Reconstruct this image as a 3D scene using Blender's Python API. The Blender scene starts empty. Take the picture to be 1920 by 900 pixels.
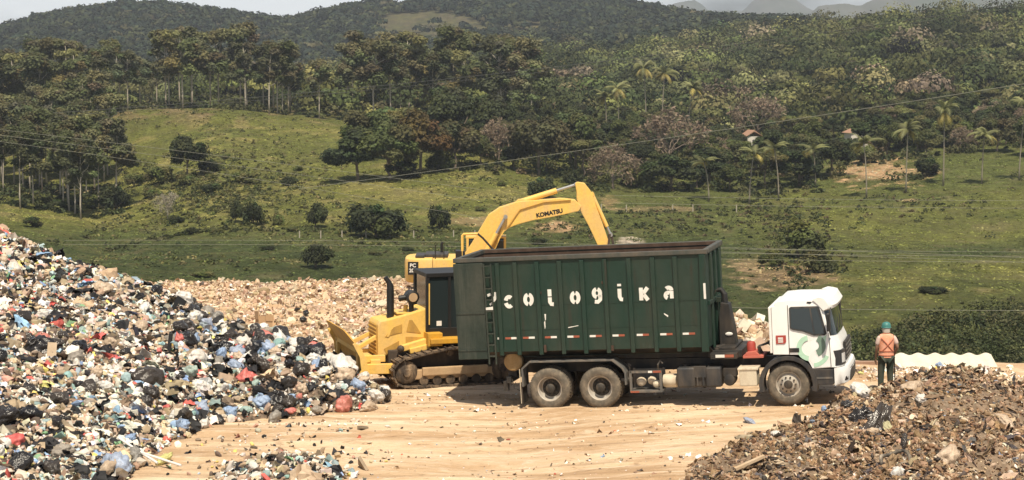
import bpy, bmesh, math, random
import numpy as np
from mathutils import Vector, Matrix
C = bpy.context.scene
COL = C.collection
R = math.radians
PI = math.pi
rng = np.random.default_rng(7)
random.seed(7)

# ------------------------------------------------------------------ camera, sky, sun, exposure
F_PX = 3510.0                      # focal length in pixels of a 1920 px wide frame
CAM_H = 8.2                        # camera height above the landfill floor
PITCH = math.atan(325.0 / F_PX)
cd = bpy.data.cameras.new('camera')
cam = bpy.data.objects.new('camera', cd)
COL.objects.link(cam)
cam.location = (0, 0, CAM_H)
cam.rotation_euler = (PI / 2 - PITCH, 0, 0)
cd.sensor_width = 36.0
cd.lens = F_PX / 1920.0 * 36.0
cd.clip_start = 0.5
cd.clip_end = 40000
C.camera = cam
C.render.resolution_x, C.render.resolution_y = 1024, 480

SUN_EL, SUN_AZ = R(63), R(172)     # azimuth clockwise from +Y (north): behind the camera, slightly right
sv = Vector((math.sin(SUN_AZ) * math.cos(SUN_EL), math.cos(SUN_AZ) * math.cos(SUN_EL), math.sin(SUN_EL)))
sd = bpy.data.lights.new('sun', 'SUN')
sd.energy = 5.0
sd.angle = R(0.53)
sd.color = (1.0, 0.89, 0.71)
sun = bpy.data.objects.new('sun', sd)
COL.objects.link(sun)
sun.rotation_euler = sv.to_track_quat('Z', 'Y').to_euler()

w = bpy.data.worlds.new('World')
C.world = w
w.use_nodes = True
nt = w.node_tree
nt.nodes.clear()
wo = nt.nodes.new('ShaderNodeOutputWorld')
bg = nt.nodes.new('ShaderNodeBackground')
sky = nt.nodes.new('ShaderNodeTexSky')
sky.sky_type = 'NISHITA'
sky.sun_disc = False
sky.sun_elevation = SUN_EL
sky.sun_rotation = SUN_AZ
sky.dust_density = 2.0
tc = nt.nodes.new('ShaderNodeTexCoord')
mp = nt.nodes.new('ShaderNodeMapping')
mp.inputs['Scale'].default_value = (3.0, 3.0, 16.0)
nz = nt.nodes.new('ShaderNodeTexNoise')
nz.inputs['Scale'].default_value = 2.2
nz.inputs['Detail'].default_value = 7
cr = nt.nodes.new('ShaderNodeValToRGB')
cr.color_ramp.elements[0].position = 0.30
cr.color_ramp.elements[1].position = 0.58
mx = nt.nodes.new('ShaderNodeMixRGB')
mx.inputs[2].default_value = (17.0, 17.6, 17.6, 1)      # sunlit cloud, in the sky's own units
nt.links.new(tc.outputs['Generated'], mp.inputs[0])
nt.links.new(mp.outputs[0], nz.inputs['Vector'])
nt.links.new(nz.outputs['Fac'], cr.inputs[0])
sx = nt.nodes.new('ShaderNodeSeparateXYZ'); nt.links.new(tc.outputs['Generated'], sx.inputs[0])
mr = nt.nodes.new('ShaderNodeMapRange'); mr.inputs[1].default_value = 0.08; mr.inputs[2].default_value = 0.45; mr.inputs[3].default_value = 1.0; mr.inputs[4].default_value = 0.08
nt.links.new(sx.outputs[2], mr.inputs[0])
mu = nt.nodes.new('ShaderNodeMath'); mu.operation = 'MULTIPLY'; nt.links.new(cr.outputs[0], mu.inputs[0]); nt.links.new(mr.outputs[0], mu.inputs[1])
nt.links.new(mu.outputs[0], mx.inputs[0])      # the broken cloud hangs low over the hills
nt.links.new(sky.outputs[0], mx.inputs[1])
nt.links.new(mx.outputs[0], bg.inputs[0])
nt.links.new(bg.outputs[0], wo.inputs[0])
bg.inputs[1].default_value = 0.06

C.render.engine = 'CYCLES'
C.view_settings.view_transform = 'Standard'
C.view_settings.look = 'None'
C.view_settings.gamma = 1.0
C.view_settings.exposure = 0.36
C.view_settings.use_curve_mapping = False

# ------------------------------------------------------------------ picture maths
def ray(px, py):
    u = (px - 960.0) / F_PX; v = (450.0 - py) / F_PX
    return np.array([u, math.cos(PITCH) + v * math.sin(PITCH), -math.sin(PITCH) + v * math.cos(PITCH)])
def at(px, py, Y):
    r = ray(px, py)
    return Vector((r[0] * Y / r[1], Y, CAM_H + r[2] * Y / r[1]))
def slope(py):
    return np.tan(PITCH + np.arctan((np.asarray(py, float) - 450.0) / F_PX))
def zof(py, Y):
    return CAM_H - Y * slope(py)
def pyof(z, Y):
    return 450 + F_PX * np.tan(np.arctan((CAM_H - z) / Y) - PITCH)
def sstep(a, b, x):
    t = np.clip((x - a) / (b - a), 0, 1); return t * t * (3 - 2 * t)

# smooth value noise, vectorised
_perm = rng.random((256, 256))
def vnoise(x, y):
    x = np.asarray(x, float); y = np.asarray(y, float)
    xi = np.floor(x).astype(int); yi = np.floor(y).astype(int)
    fx = x - xi; fy = y - yi
    fx = fx * fx * (3 - 2 * fx); fy = fy * fy * (3 - 2 * fy)
    a = _perm[xi % 256, yi % 256]; b = _perm[(xi + 1) % 256, yi % 256]
    c = _perm[xi % 256, (yi + 1) % 256]; d = _perm[(xi + 1) % 256, (yi + 1) % 256]
    return (a * (1 - fx) + b * fx) * (1 - fy) + (c * (1 - fx) + d * fx) * fy
def fbm(x, y, o=4):
    s = 0; a = 0.5; f = 1.0
    for i in range(o):
        s = s + a * vnoise(np.asarray(x) * f + 17.3 * i, np.asarray(y) * f + 5.1 * i); a *= 0.5; f *= 2.03
    return s / (1 - 0.5 ** o) - 0.5

# ------------------------------------------------------------------ materials
def newmat(name):
    m = bpy.data.materials.new(name); m.use_nodes = True
    n = m.node_tree.nodes; l = m.node_tree.links
    b = n['Principled BSDF']
    return m, n, l, b
def mixc(n, l, fac, a, b, mode='MIX'):
    x = n.new('ShaderNodeMixRGB'); x.blend_type = mode
    for i, v in ((0, fac), (1, a), (2, b)):
        if hasattr(v, 'links') or hasattr(v, 'is_linked'): l.new(v, x.inputs[i])
        elif i == 0: x.inputs[0].default_value = v
        else: x.inputs[i].default_value = (v[0], v[1], v[2], 1)
    return x.outputs[0]
def noise(n, l, scale, detail=5, stretch=None, coord='Object', rough=0.55):
    t = n.new('ShaderNodeTexCoord'); src = t.outputs[coord]
    if stretch:
        m = n.new('ShaderNodeMapping'); m.inputs['Scale'].default_value = stretch; l.new(src, m.inputs[0]); src = m.outputs[0]
    x = n.new('ShaderNodeTexNoise'); x.inputs['Scale'].default_value = scale; x.inputs['Detail'].default_value = detail
    x.inputs['Roughness'].default_value = rough
    l.new(src, x.inputs['Vector']); return x.outputs['Fac']
def ramp(n, l, v, a, b, lo=0.0, hi=1.0):
    x = n.new('ShaderNodeMapRange'); x.inputs[1].default_value = a; x.inputs[2].default_value = b
    x.inputs[3].default_value = lo; x.inputs[4].default_value = hi
    l.new(v, x.inputs[0]); return x.outputs[0]
def bump(n, l, b, h, strength, dist):
    x = n.new('ShaderNodeBump'); x.inputs['Strength'].default_value = strength; x.inputs['Distance'].default_value = dist
    l.new(h, x.inputs['Height']); l.new(x.outputs[0], b.inputs['Normal'])
def paint(name, col, dirt=(0.42, 0.31, 0.20), amount=0.35, rough=0.5, metal=0.0, scale=3.0, wear=None, streak=True, spec=0.4):
    m, n, l, b = newmat(name)
    v = noise(n, l, scale, 6, (1, 1, 0.35) if streak else None)
    fac = ramp(n, l, v, 0.42, 0.78, 0.0, amount * 1.6)
    c = mixc(n, l, fac, col, dirt)
    v2 = noise(n, l, scale * 5, 4)
    c = mixc(n, l, ramp(n, l, v2, 0.35, 0.75, 0.0, amount * 0.7), c, [x * 0.55 for x in col])
    if wear:
        v3 = noise(n, l, scale * 2.3, 8, None, 'Object', 0.7)
        c = mixc(n, l, ramp(n, l, v3, 0.66, 0.72, 0, 0.8), c, wear)
    l.new(c, b.inputs['Base Color'])
    b.inputs['Roughness'].default_value = rough
    b.inputs['Metallic'].default_value = metal
    b.inputs['Specular IOR Level'].default_value = spec
    bump(n, l, b, v2, 0.15, 0.01)
    return m
def flat(name, col, rough=0.6, metal=0.0):
    m, n, l, b = newmat(name)
    v = noise(n, l, 9, 4)
    l.new(mixc(n, l, ramp(n, l, v, 0.3, 0.8, 0, 0.35), col, [x * 0.6 for x in col]), b.inputs['Base Color'])
    b.inputs['Roughness'].default_value = rough; b.inputs['Metallic'].default_value = metal
    return m
def attrmat(name, rough=0.8, vary=0.25, transl=0.0, nscale=6.0, spec=0.3, objrand=0.0):
    m, n, l, b = newmat(name)
    a = n.new('ShaderNodeAttribute'); a.attribute_name = 'Col'
    c = a.outputs['Color']
    v = noise(n, l, nscale, 4)
    k = ramp(n, l, v, 0.25, 0.75, 1 - vary, 1 + vary)
    if objrand:
        oi = n.new('ShaderNodeObjectInfo')
        mm = n.new('ShaderNodeMath'); mm.operation = 'MULTIPLY'
        l.new(k, mm.inputs[0]); l.new(ramp(n, l, oi.outputs['Random'], 0, 1, 1 - objrand, 1 + objrand), mm.inputs[1]); k = mm.outputs[0]
    vm = n.new('ShaderNodeVectorMath'); vm.operation = 'SCALE'
    l.new(c, vm.inputs[0]); l.new(k, vm.inputs['Scale'])
    l.new(vm.outputs[0], b.inputs['Base Color'])
    b.inputs['Roughness'].default_value = rough
    b.inputs['Specular IOR Level'].default_value = spec
    if transl:
        t = n.new('ShaderNodeBsdfTranslucent'); l.new(vm.outputs[0], t.inputs[0])
        ms = n.new('ShaderNodeMixShader'); ms.inputs[0].default_value = transl
        l.new(b.outputs[0], ms.inputs[1]); l.new(t.outputs[0], ms.inputs[2])
        l.new(ms.outputs[0], n['Material Output'].inputs[0])
    return m

# ------------------------------------------------------------------ objects
def tag(o, label=None, cat=None, group=None, kind=None):
    if label: o['label'] = label
    if cat: o['category'] = cat
    if group: o['group'] = group
    if kind: o['kind'] = kind
    return o
def thing(name, label, cat, loc=(0, 0, 0), rot=(0, 0, 0), group=None):
    o = bpy.data.objects.new(name, None); COL.objects.link(o)
    o.empty_display_size = 0.2
    o.location = loc; o.rotation_euler = rot
    return tag(o, label, cat, group)
def link(name, me, mats, parent=None):
    for m in (mats if isinstance(mats, (list, tuple)) else [mats]):
        if m is not None: me.materials.append(m)
    o = bpy.data.objects.new(name, me); COL.objects.link(o)
    if parent is not None: o.parent = parent
    return o
def npmesh(name, verts, faces, col=None, smooth=False):
    """verts (n,3); faces (m,k) one size or list of such arrays"""
    me = bpy.data.meshes.new(name)
    verts = np.ascontiguousarray(verts, dtype=np.float32)
    if isinstance(faces, np.ndarray): faces = [faces]
    me.vertices.add(len(verts)); me.vertices.foreach_set('co', verts.ravel())
    nl = sum(f.size for f in faces); npoly = sum(len(f) for f in faces)
    me.loops.add(nl); me.polygons.add(npoly)
    me.loops.foreach_set('vertex_index', np.concatenate([f.ravel() for f in faces]).astype(np.int32))
    tot = np.concatenate([np.full(len(f), f.shape[1]) for f in faces]).astype(np.int32)
    st = np.concatenate([[0], np.cumsum(tot)[:-1]]).astype(np.int32)
    me.polygons.foreach_set('loop_start', st)
    me.polygons.foreach_set('loop_total', tot)
    me.update(calc_edges=True)
    me.polygons.foreach_set('use_smooth', np.full(npoly, smooth))
    if col is not None:
        ca = me.color_attributes.new('Col', 'FLOAT_COLOR', 'POINT')
        c4 = np.ones((len(verts), 4), np.float32); c4[:, :3] = col
        ca.data.foreach_set('color', c4.ravel())
    me.validate()
    return me
def grid_faces(nx, ny):
    i = np.arange(nx - 1)[:, None] * ny + np.arange(ny - 1)[None, :]
    i = i.ravel()
    return np.stack([i, i + ny, i + ny + 1, i + 1], 1)
def copy_tree(o, parent=None):
    c = o.copy(); COL.objects.link(c)
    if parent is not None: c.parent = parent
    for ch in [k for k in o.children]: copy_tree(ch, c)
    return c

class MB:
    """collects shapes, builds ONE mesh object"""
    def __init__(s): s.bm = bmesh.new()
    def _v(s, pts): return [s.bm.verts.new(p) for p in pts]
    def box(s, x0, x1, y0, y1, z0, z1, M=None):
        P = [(x0, y0, z0), (x1, y0, z0), (x1, y1, z0), (x0, y1, z0), (x0, y0, z1), (x1, y0, z1), (x1, y1, z1), (x0, y1, z1)]
        if M is not None: P = [M @ Vector(p) for p in P]
        v = s._v(P)
        for f in ((3, 2, 1, 0), (4, 5, 6, 7), (0, 1, 5, 4), (1, 2, 6, 5), (2, 3, 7, 6), (3, 0, 4, 7)): s.bm.faces.new([v[i] for i in f])
        return s
    def bar(s, a, b, w, h):
        """box from a to b, w wide sideways, h high"""
        a = Vector(a); b = Vector(b); d = (b - a); L = d.length
        if L < 1e-6: return s
        q = d.to_track_quat('X', 'Z').to_matrix().to_4x4()
        M = Matrix.Translation(a) @ q
        return s.box(0, L, -w / 2, w / 2, -h / 2, h / 2, M)
    def prism(s, pts, y0, y1, plane='xz'):
        def P(p, y): return (p[0], y, p[1]) if plane == 'xz' else ((y, p[0], p[1]) if plane == 'yz' else (p[0], p[1], y))
        a = s._v([P(p, y0) for p in pts]); b = s._v([P(p, y1) for p in pts]); n = len(pts)
        s.bm.faces.new(a); s.bm.faces.new(b[::-1])
        for i in range(n): s.bm.faces.new([a[(i + 1) % n], a[i], b[i], b[(i + 1) % n]])
        return s
    def tube(s, pts, r, n=8, cap=True):
        pts = [Vector(p) for p in pts]; k = len(pts)
        rs = list(r) if hasattr(r, '__len__') else [r] * k
        rings = []; up = Vector((0, 0, 1)); prev = None
        for i, p in enumerate(pts):
            d = (pts[min(i + 1, k - 1)] - pts[max(i - 1, 0)])
            if d.length < 1e-9: d = Vector((0, 0, 1))
            d.normalize()
            u = prev if prev is not None else (up if abs(d.z) < 0.9 else Vector((1, 0, 0)))
            a = (u - d * u.dot(d))
            if a.length < 1e-5: a = Vector((1, 0, 0)) - d * d.x
            a.normalize(); b = d.cross(a); prev = a
            rings.append(s._v([p + (a * math.cos(2 * PI * j / n) + b * math.sin(2 * PI * j / n)) * rs[i] for j in range(n)]))
        for i in range(k - 1):
            for j in range(n): s.bm.faces.new([rings[i][j], rings[i][(j + 1) % n], rings[i + 1][(j + 1) % n], rings[i + 1][j]])
        if cap: s.bm.faces.new(rings[0][::-1]); s.bm.faces.new(rings[-1])
        return s
    def lathe(s, prof, c, axis='y', n=28, M=None):
        """prof: (r, h) points along axis"""
        rings = []
        for r, h in prof:
            ring = []
            for j in range(n):
                a = 2 * PI * j / n; ca, sa = math.cos(a) * r, math.sin(a) * r
                p = {'y': (ca, h, sa), 'x': (h, ca, sa), 'z': (ca, sa, h)}[axis]
                p = Vector(p) + Vector(c)
                if M is not None: p = M @ p
                ring.append(p)
            rings.append(s._v(ring))
        for i in range(len(rings) - 1):
            for j in range(n): s.bm.faces.new([rings[i][j], rings[i][(j + 1) % n], rings[i + 1][(j + 1) % n], rings[i + 1][j]])
        if prof[0][0] > 1e-4: s.bm.faces.new(rings[0][::-1])
        if prof[-1][0] > 1e-4: s.bm.faces.new(rings[-1])
        return s
    def loft(s, rings, closed=True, cap=True):
        V = [s._v(r) for r in rings]; n = len(rings[0])
        for i in range(len(V) - 1):
            for j in range(n if closed else n - 1): s.bm.faces.new([V[i][j], V[i][(j + 1) % n], V[i + 1][(j + 1) % n], V[i + 1][j]])
        if cap and closed: s.bm.faces.new(V[0][::-1]); s.bm.faces.new(V[-1])
        return s
    def ball(s, c, r, sub=2, sc=(1, 1, 1)):
        M = Matrix.Translation(c) @ Matrix.Diagonal((r * sc[0], r * sc[1], r * sc[2], 1))
        bmesh.ops.create_icosphere(s.bm, subdivisions=sub, radius=1, matrix=M); return s
    def build(s, name, mat, parent=None, bevel=0.0, seg=2, smooth=False):
        bm = s.bm
        bmesh.ops.remove_doubles(bm, verts=bm.verts, dist=1e-5)
        bmesh.ops.recalc_face_normals(bm, faces=bm.faces)
        if bevel > 0:
            ed = [e for e in bm.edges if len(e.link_faces) == 2 and e.calc_face_angle(0) > R(25)]
            bmesh.ops.bevel(bm, geom=ed, offset=bevel, segments=seg, affect='EDGES', profile=0.6, clamp_overlap=True)
        me = bpy.data.meshes.new(name); bm.to_mesh(me); bm.free()
        if smooth:
            me.polygons.foreach_set('use_smooth', [True] * len(me.polygons))
            try: me.set_sharp_from_angle(angle=R(38))
            except Exception: pass
        return link(name, me, mat, parent)
def text_obj(txt, size, mat, name, parent, M, thick=0.004, offset=0.0, shear=0.0, spacing=1.0):
    cu = bpy.data.curves.new('txt', 'FONT'); cu.body = txt; cu.size = size; cu.extrude = thick; cu.offset = offset
    cu.align_x = 'CENTER'; cu.align_y = 'CENTER'; cu.shear = shear; cu.space_character = spacing
    t = bpy.data.objects.new('txt', cu); COL.objects.link(t)
    dg = bpy.context.evaluated_depsgraph_get()
    me = bpy.data.meshes.new_from_object(t.evaluated_get(dg))
    bpy.data.objects.remove(t); bpy.data.curves.remove(cu)
    me.transform(M); me.materials.clear()
    return link(name, me, mat, parent)
# ================================================================== terrain
PXC = np.array([-900, -300, 0, 200, 400, 650, 900, 1150, 1400, 1650, 1920, 2300, 2900], float)
ROWZ = {60: [-24] * 13, 130: [-24] * 13, 200: [-23.5] * 13, 240: [-23.5, -22, -20.5, -23, -24, -24, -24, -24, -24, -23, -23, -23, -23]}
ROWP = {
 280: [440, 470, 480, 520, 530, 535, 535, 530, 525, 520, 520, 520, 520],
 350: [380, 410, 425, 462, 440, 436, 440, 445, 450, 455, 455, 455, 455],
 430: [330, 350, 366, 388, 345, 345, 335, 372, 376, 362, 346, 340, 340],
 480: [300, 330, 345, 345, 285, 290, 290, 322, 330, 312, 300, 300, 300],
 560: [270, 290, 300, 208, 203, 232, 250, 280, 285, 262, 242, 240, 240],
 640: [240, 250, 255, 203, 203, 215, 222, 245, 245, 218, 200, 200, 200],
 760: [225, 225, 225, 205, 205, 200, 195, 205, 200, 165, 150, 150, 150],
 900: [200, 200, 200, 200, 200, 190, 172, 165, 150, 100, 88, 80, 80],
 1050: [170, 175, 180, 185, 188, 170, 148, 135, 110, 66, 55, 45, 45],
 1250: [140, 140, 150, 155, 160, 148, 125, 100, 72, 68, 60, 60, 60],
 1500: [115, 100, 100, 95, 112, 110, 90, 70, 50, 78, 75, 75, 75],
}
SKY = {0: 42, 60: 20, 130: 5, 200: -8, 330: -14, 450: 2, 500: 12, 575: 20, 615: 6, 660: -6, 800: -14, 900: -22, 1100: -26, 1200: -10, 1240: 4, 1300: 14, 1400: 27, 1480: 21, 1560: 33, 1700: 50, 1920: 60}
COLS = np.arange(-900, 2901, 25.0)
SKYC = np.interp(COLS, sorted(SKY), [SKY[k] for k in sorted(SKY)])
SKYC = SKYC + np.clip(-COLS, 0, 900) * 0.06
YS = sorted(ROWZ) + sorted(ROWP) + [1850, 2150, 2700]
rowsz = []
for Y in YS:
    if Y in ROWZ: z = np.interp(COLS, PXC, ROWZ[Y])
    elif Y in ROWP: z = zof(np.interp(COLS, PXC, ROWP[Y]), Y)
    elif Y == 1850: z = zof(SKYC + 22, Y)
    elif Y == 2150: z = zof(SKYC + 22, 1850) - 25
    else: z = zof(SKYC + 22, 1850) * 0 - 30
    rowsz.append(z)
rowsz = np.array(rowsz)
YG = np.concatenate([np.arange(60, 700, 8.0), np.arange(700, 1300, 16.0), np.arange(1300, 2701, 28.0)])
G = np.array([[np.interp(y, YS, rowsz[:, c]) for c in range(len(COLS))] for y in YG])
for _ in range(3):      # soften the creases
    P = np.pad(G, 1, mode='edge')
    G = (P[1:-1, 1:-1] * 2 + P[:-2, 1:-1] + P[2:, 1:-1] + P[1:-1, :-2] + P[1:-1, 2:]) / 6
def terr(X, Y):
    X = np.asarray(X, float); Y = np.asarray(Y, float)
    px = 960 + F_PX * X / Y
    cx = np.clip((px - COLS[0]) / 25.0, 0, len(COLS) - 1.001); ci = cx.astype(int); fc = cx - ci
    yi = np.clip(np.searchsorted(YG, Y) - 1, 0, len(YG) - 2)
    fy = np.clip((Y - YG[yi]) / (YG[yi + 1] - YG[yi]), 0, 1)
    z = (G[yi, ci] * (1 - fc) + G[yi, ci + 1] * fc) * (1 - fy) + (G[yi + 1, ci] * (1 - fc) + G[yi + 1, ci + 1] * fc) * fy
    amp = np.clip((Y - 120) / 300, 0, 1)
    return z + fbm(X / 22, Y / 22, 4) * 1.6 * amp + fbm(X / 90 + 3, Y / 90, 3) * np.clip((Y - 900) / 500, 0, 1) * 14
def ground_hit(px, py, y0=130, y1=2300):
    """the distance at which the valley ground is seen at this pixel"""
    Ys = np.arange(y0, y1, 2.0)
    u = (px - 960.0) / F_PX
    gy = pyof(terr(u * Ys, Ys), Ys)
    k = np.where(gy <= py)[0]
    Y = Ys[k[0]] if len(k) else y1
    X = u * Y
    return float(X), float(Y), float(terr(X, Y))

# ---- patches of the ground's own colour (grass, dry grass, bare clay), by place
def terr_color(X, Y):
    px = 960 + F_PX * X / Y; z = terr(X, Y); py = pyof(z, Y)
    n1 = fbm(X / 30, Y / 30, 4); n2 = fbm(X / 6 + 9, Y / 9, 4); n3 = fbm(X / 2.0, Y / 3.0 + 5, 3)
    green = np.array([0.092, 0.106, 0.031]); lush = np.array([0.050, 0.066, 0.024]); dry = np.array([0.215, 0.19, 0.066]); olive = np.array([0.165, 0.168, 0.042]); pink = np.array([0.17, 0.125, 0.07]); clay = np.array([0.52, 0.33, 0.19]); brown = np.array([0.16, 0.12, 0.08])
    c = np.tile(green, (len(X), 1))
    def mixin(c, col, f): f = np.clip(f, 0, 1)[:, None]; return c * (1 - f) + col * f
    c = mixin(c, lush, sstep(420, 470, py) * 0.8)
    hill = sstep(445, 400, py) * sstep(1150, 1050, px)
    c = mixin(c, olive, hill * (0.55 + 1.6 * n1))
    c = mixin(c, dry, hill * sstep(0.0, 0.22, n2 + n1 * 0.5) * 0.75)
    c = mixin(c, pink, hill * sstep(250, 205, py) * sstep(0.02, 0.2, n2 + 0.1) * 0.8)
    right = sstep(1350, 1500, px) * sstep(340, 380, py)
    c = mixin(c, olive, right * (0.45 + 1.8 * n1))
    c = mixin(c, dry, right * sstep(480, 540, py) * sstep(-0.05, 0.25, n2 + n1) * 0.6)
    c = mixin(c, brown, sstep(0.2, 0.33, n2) * 0.35)
    def patch(x, y, w, h, s=1.0, col=clay, th=0.0):
        nonlocal c
        d = 1 - np.sqrt(((px - x) / w) ** 2 + ((py - y) / h) ** 2)
        c = mixin(c, col, sstep(-0.1, 0.5, d + (n2 * 1.6 + n3 * 1.2) - th) * s * (d > -.4))
    patch(1650, 324, 84, 26, 0.9)
    patch(1470, 515, 90, 30, 0.75, np.array([0.30, 0.20, 0.12])); patch(1425, 495, 45, 20, 0.5, np.array([0.34, 0.24, 0.14]))
    patch(1240, 392, 90, 7, 0.55, np.array([0.28, 0.2, 0.12])); patch(1050, 427, 45, 14, 0.9); patch(880, 415, 60, 8, 0.6)
    patch(1140, 378, 18, 12, 0.4); patch(1700, 376, 20, 3, 0.5)
    patch(60, 357, 110, 5, 0.8, np.array([0.4, 0.3, 0.2])); patch(700, 425, 80, 6, 0.35, brown)
    patch(1180, 453, 30, 8, 0.9, np.array([0.6, 0.5, 0.4]))
    c = mixin(c, np.array([0.052, 0.050, 0.034]), sstep(0, 1, ((Y > 1100) * 1.0)) * 0.8)
    c = c * (1.12 + 0.75 * n3 + 0.55 * n2)[:, None]
    return np.clip(c, 0.01, 0.8)

TG = np.concatenate([np.arange(60, 260, 4.0), np.arange(260, 620, 1.3), np.arange(620, 1100, 6.0), np.arange(1100, 2700, 20.0)])
PG = np.concatenate([np.arange(-2200, -60, 40.0), np.arange(-60, 1980, 4.5), np.arange(1980, 4200, 40.0)])
PXm, Ym = np.meshgrid(PG, TG, indexing='ij')
Xt = ((PXm - 960) / F_PX * Ym).ravel(); Yt = Ym.ravel()
Zt = terr(Xt, Yt) + fbm(Xt / 2.2, Yt / 2.2, 3) * 0.5 * (Yt > 200)
tcol = terr_color(Xt, Yt)
m_grass, n, l, b = newmat('grass_field')
a = n.new('ShaderNodeAttribute'); a.attribute_name = 'Col'
v = noise(n, l, 0.8, 8, (1, .6, 1), 'Object', 0.78); v2 = noise(n, l, 0.10, 7, None, 'Object', 0.7)
vm = n.new('ShaderNodeVectorMath'); vm.operation = 'SCALE'; l.new(a.outputs['Color'], vm.inputs[0]); l.new(ramp(n, l, v, 0.34, 0.66, 0.5, 1.5), vm.inputs['Scale'])
l.new(mixc(n, l, ramp(n, l, v2, 0.48, 0.62, 0, 0.6), vm.outputs[0], (0.15, 0.14, 0.055)), b.inputs['Base Color'])
b.inputs['Roughness'].default_value = 0.95; b.inputs['Specular IOR Level'].default_value = 0.1
bump(n, l, b, v, 1.0, 1.3)
tag(link('hills', npmesh('hills', np.stack([Xt, Yt, Zt], 1), grid_faces(len(PG), len(TG)), tcol, True), m_grass), kind='structure')

# far plain under everything, out to the horizon, and the blue mountains beyond
m_plain = flat('plain_soil', (0.09, 0.11, 0.05), 0.95)
gx = np.linspace(-9500, 9500, 40); gy = np.linspace(-3000, 8500, 40)
A, B = np.meshgrid(gx, gy, indexing='ij')
tag(link('ground', npmesh('ground', np.stack([A.ravel(), B.ravel(), np.full(A.size, -40.0)], 1), grid_faces(40, 40)), m_plain), kind='structure')
m_mtn, n, l, b = newmat('far_mountain')
v = noise(n, l, 0.004, 8, None, 'Object', 0.65)
l.new(mixc(n, l, ramp(n, l, v, 0.35, 0.7), (0.05, 0.07, 0.045), (0.13, 0.12, 0.10)), b.inputs['Base Color']); b.inputs['Roughness'].default_value = 0.95
def far_range(name, pts, Y, depth, seed):
    xs = np.linspace(pts[0][0], pts[-1][0], 260); crest = np.interp(xs, [p[0] for p in pts], [p[1] for p in pts])
    crest = crest + fbm(xs / 26 + seed, xs * 0 + seed, 4) * 9
    ts = np.linspace(-1, 1, 41)
    V = []
    for x, cy in zip(xs, crest):
        X0 = (x - 960) / F_PX * Y; zc = float(zof(cy, Y))
        for t in ts:
            g = (1 - abs(t)) ** 1.35
            yy = Y + t * depth
            V.append((X0, yy, -40 + (zc + 40) * g))
    V = np.array(V); V[:, 2] += fbm(V[:, 0] / 190 + seed, V[:, 1] / 190, 5) * 110 * np.clip((V[:, 2] + 40) / 250, 0, 1) * (1 - (np.abs(np.tile(ts, len(xs))) < 0.04))
    tag(link(name, npmesh(name, V, grid_faces(len(xs), len(ts)), None, True), m_mtn), kind='structure')
far_range('mountain_ridge', [(1050, 60), (1200, 30), (1270, 6), (1300, -2), (1330, 22), (1390, 24), (1420, -2), (1450, -14), (1480, -8), (1510, 14), (1540, 24), (1700, 40), (1800, 50)], 6600, 1300, 3)
far_range('mountain_ridge', [(1440, 60), (1500, 40), (1530, 12), (1560, 6), (1610, 10), (1640, -6), (1680, -30), (1760, -40), (1850, -30), (1950, -45), (2100, -20), (2300, 10), (2500, 60)], 4900, 1200, 8)

# ================================================================== landfill platform
def edgeY(px):        # far edge of the platform
    return np.interp(px, [-2000, 1220, 1345, 1600, 1900, 2600], [88, 88, 58, 53.5, 53, 53])
def pad(X, Y):
    X = np.asarray(X, float); Y = np.asarray(Y, float)
    z = -0.27 + 0.063 * np.clip(X, 0, 7.2)
    z = z - 0.0 * X
    z = z - (0.045 + 0.06 * sstep(6.5, 8.5, X)) * np.clip(Y - 49, 0, 60)
    return z
def pad_rough(X, Y):
    e = edgeY(960 + F_PX * X / np.maximum(Y, 5))
    z = pad(X, Y) + fbm(X / 3, Y / 1.1, 4) * 0.16 + fbm(X / 0.9, Y / 0.35, 3) * 0.05 + fbm(X / 7 + Y * .12, Y / .28, 3) * 0.11
    # debris plateau behind: lumpy
    k = sstep(56, 62, Y)
    z = z + k * (fbm(X / 2.2 + 40, Y / 2.2, 4) * 0.7 + 0.05)
    # pile behind the lorry, seen between skip and cab
    z = z + 1.0 * np.exp(-(((X - 6.1) / 2.0) ** 2 + ((Y - 53.0) / 2.2) ** 2)) * (Y > 40) * (1 + fbm(X * 2, Y * 2, 3) * 0.6)
    d = np.clip(Y - e, 0, 60)
    return z - d * 0.62 - sstep(0, 3, d) * 0.8
def flatten_spots(X, Y, z):
    return z
px_ = np.arange(-46, 40.01, 0.2); py_ = np.concatenate([np.arange(8, 28, 1.0), np.arange(28, 60, 0.14), np.arange(60, 92, 0.3), np.arange(92, 150, 2.0)])
A, B = np.meshgrid(px_, py_, indexing='ij'); Xp = A.ravel(); Yp = B.ravel(); Zp = pad_rough(Xp, Yp)
m_clay, n, l, b = newmat('clay_ground')
v = noise(n, l, 0.55, 7, (0.35, 1.3, 1)); v2 = noise(n, l, 3.0, 7, (0.6, 1.6, 1), 'Object', 0.7); v3 = noise(n, l, 22, 4)
c = mixc(n, l, ramp(n, l, v, 0.38, 0.62), (0.45, 0.30, 0.175), (0.66, 0.50, 0.335))
c = mixc(n, l, ramp(n, l, v2, 0.52, 0.68, 0, 0.7), c, (0.68, 0.56, 0.42))
c = mixc(n, l, ramp(n, l, v2, 0.43, 0.33, 0, 0.75), c, (0.26, 0.165, 0.095))
c = mixc(n, l, ramp(n, l, v3, 0.6, 0.75, 0, 0.5), c, (0.17, 0.12, 0.08))
v4 = noise(n, l, 1.0, 5, (0.10, 2.6, 1), 'Object', 0.65)      # wheel tracks running along the yard
c = mixc(n, l, ramp(n, l, v4, 0.56, 0.66, 0, 0.6), c, (0.30, 0.195, 0.115))
c = mixc(n, l, ramp(n, l, v4, 0.42, 0.34, 0, 0.5), c, (0.72, 0.58, 0.44))
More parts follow.
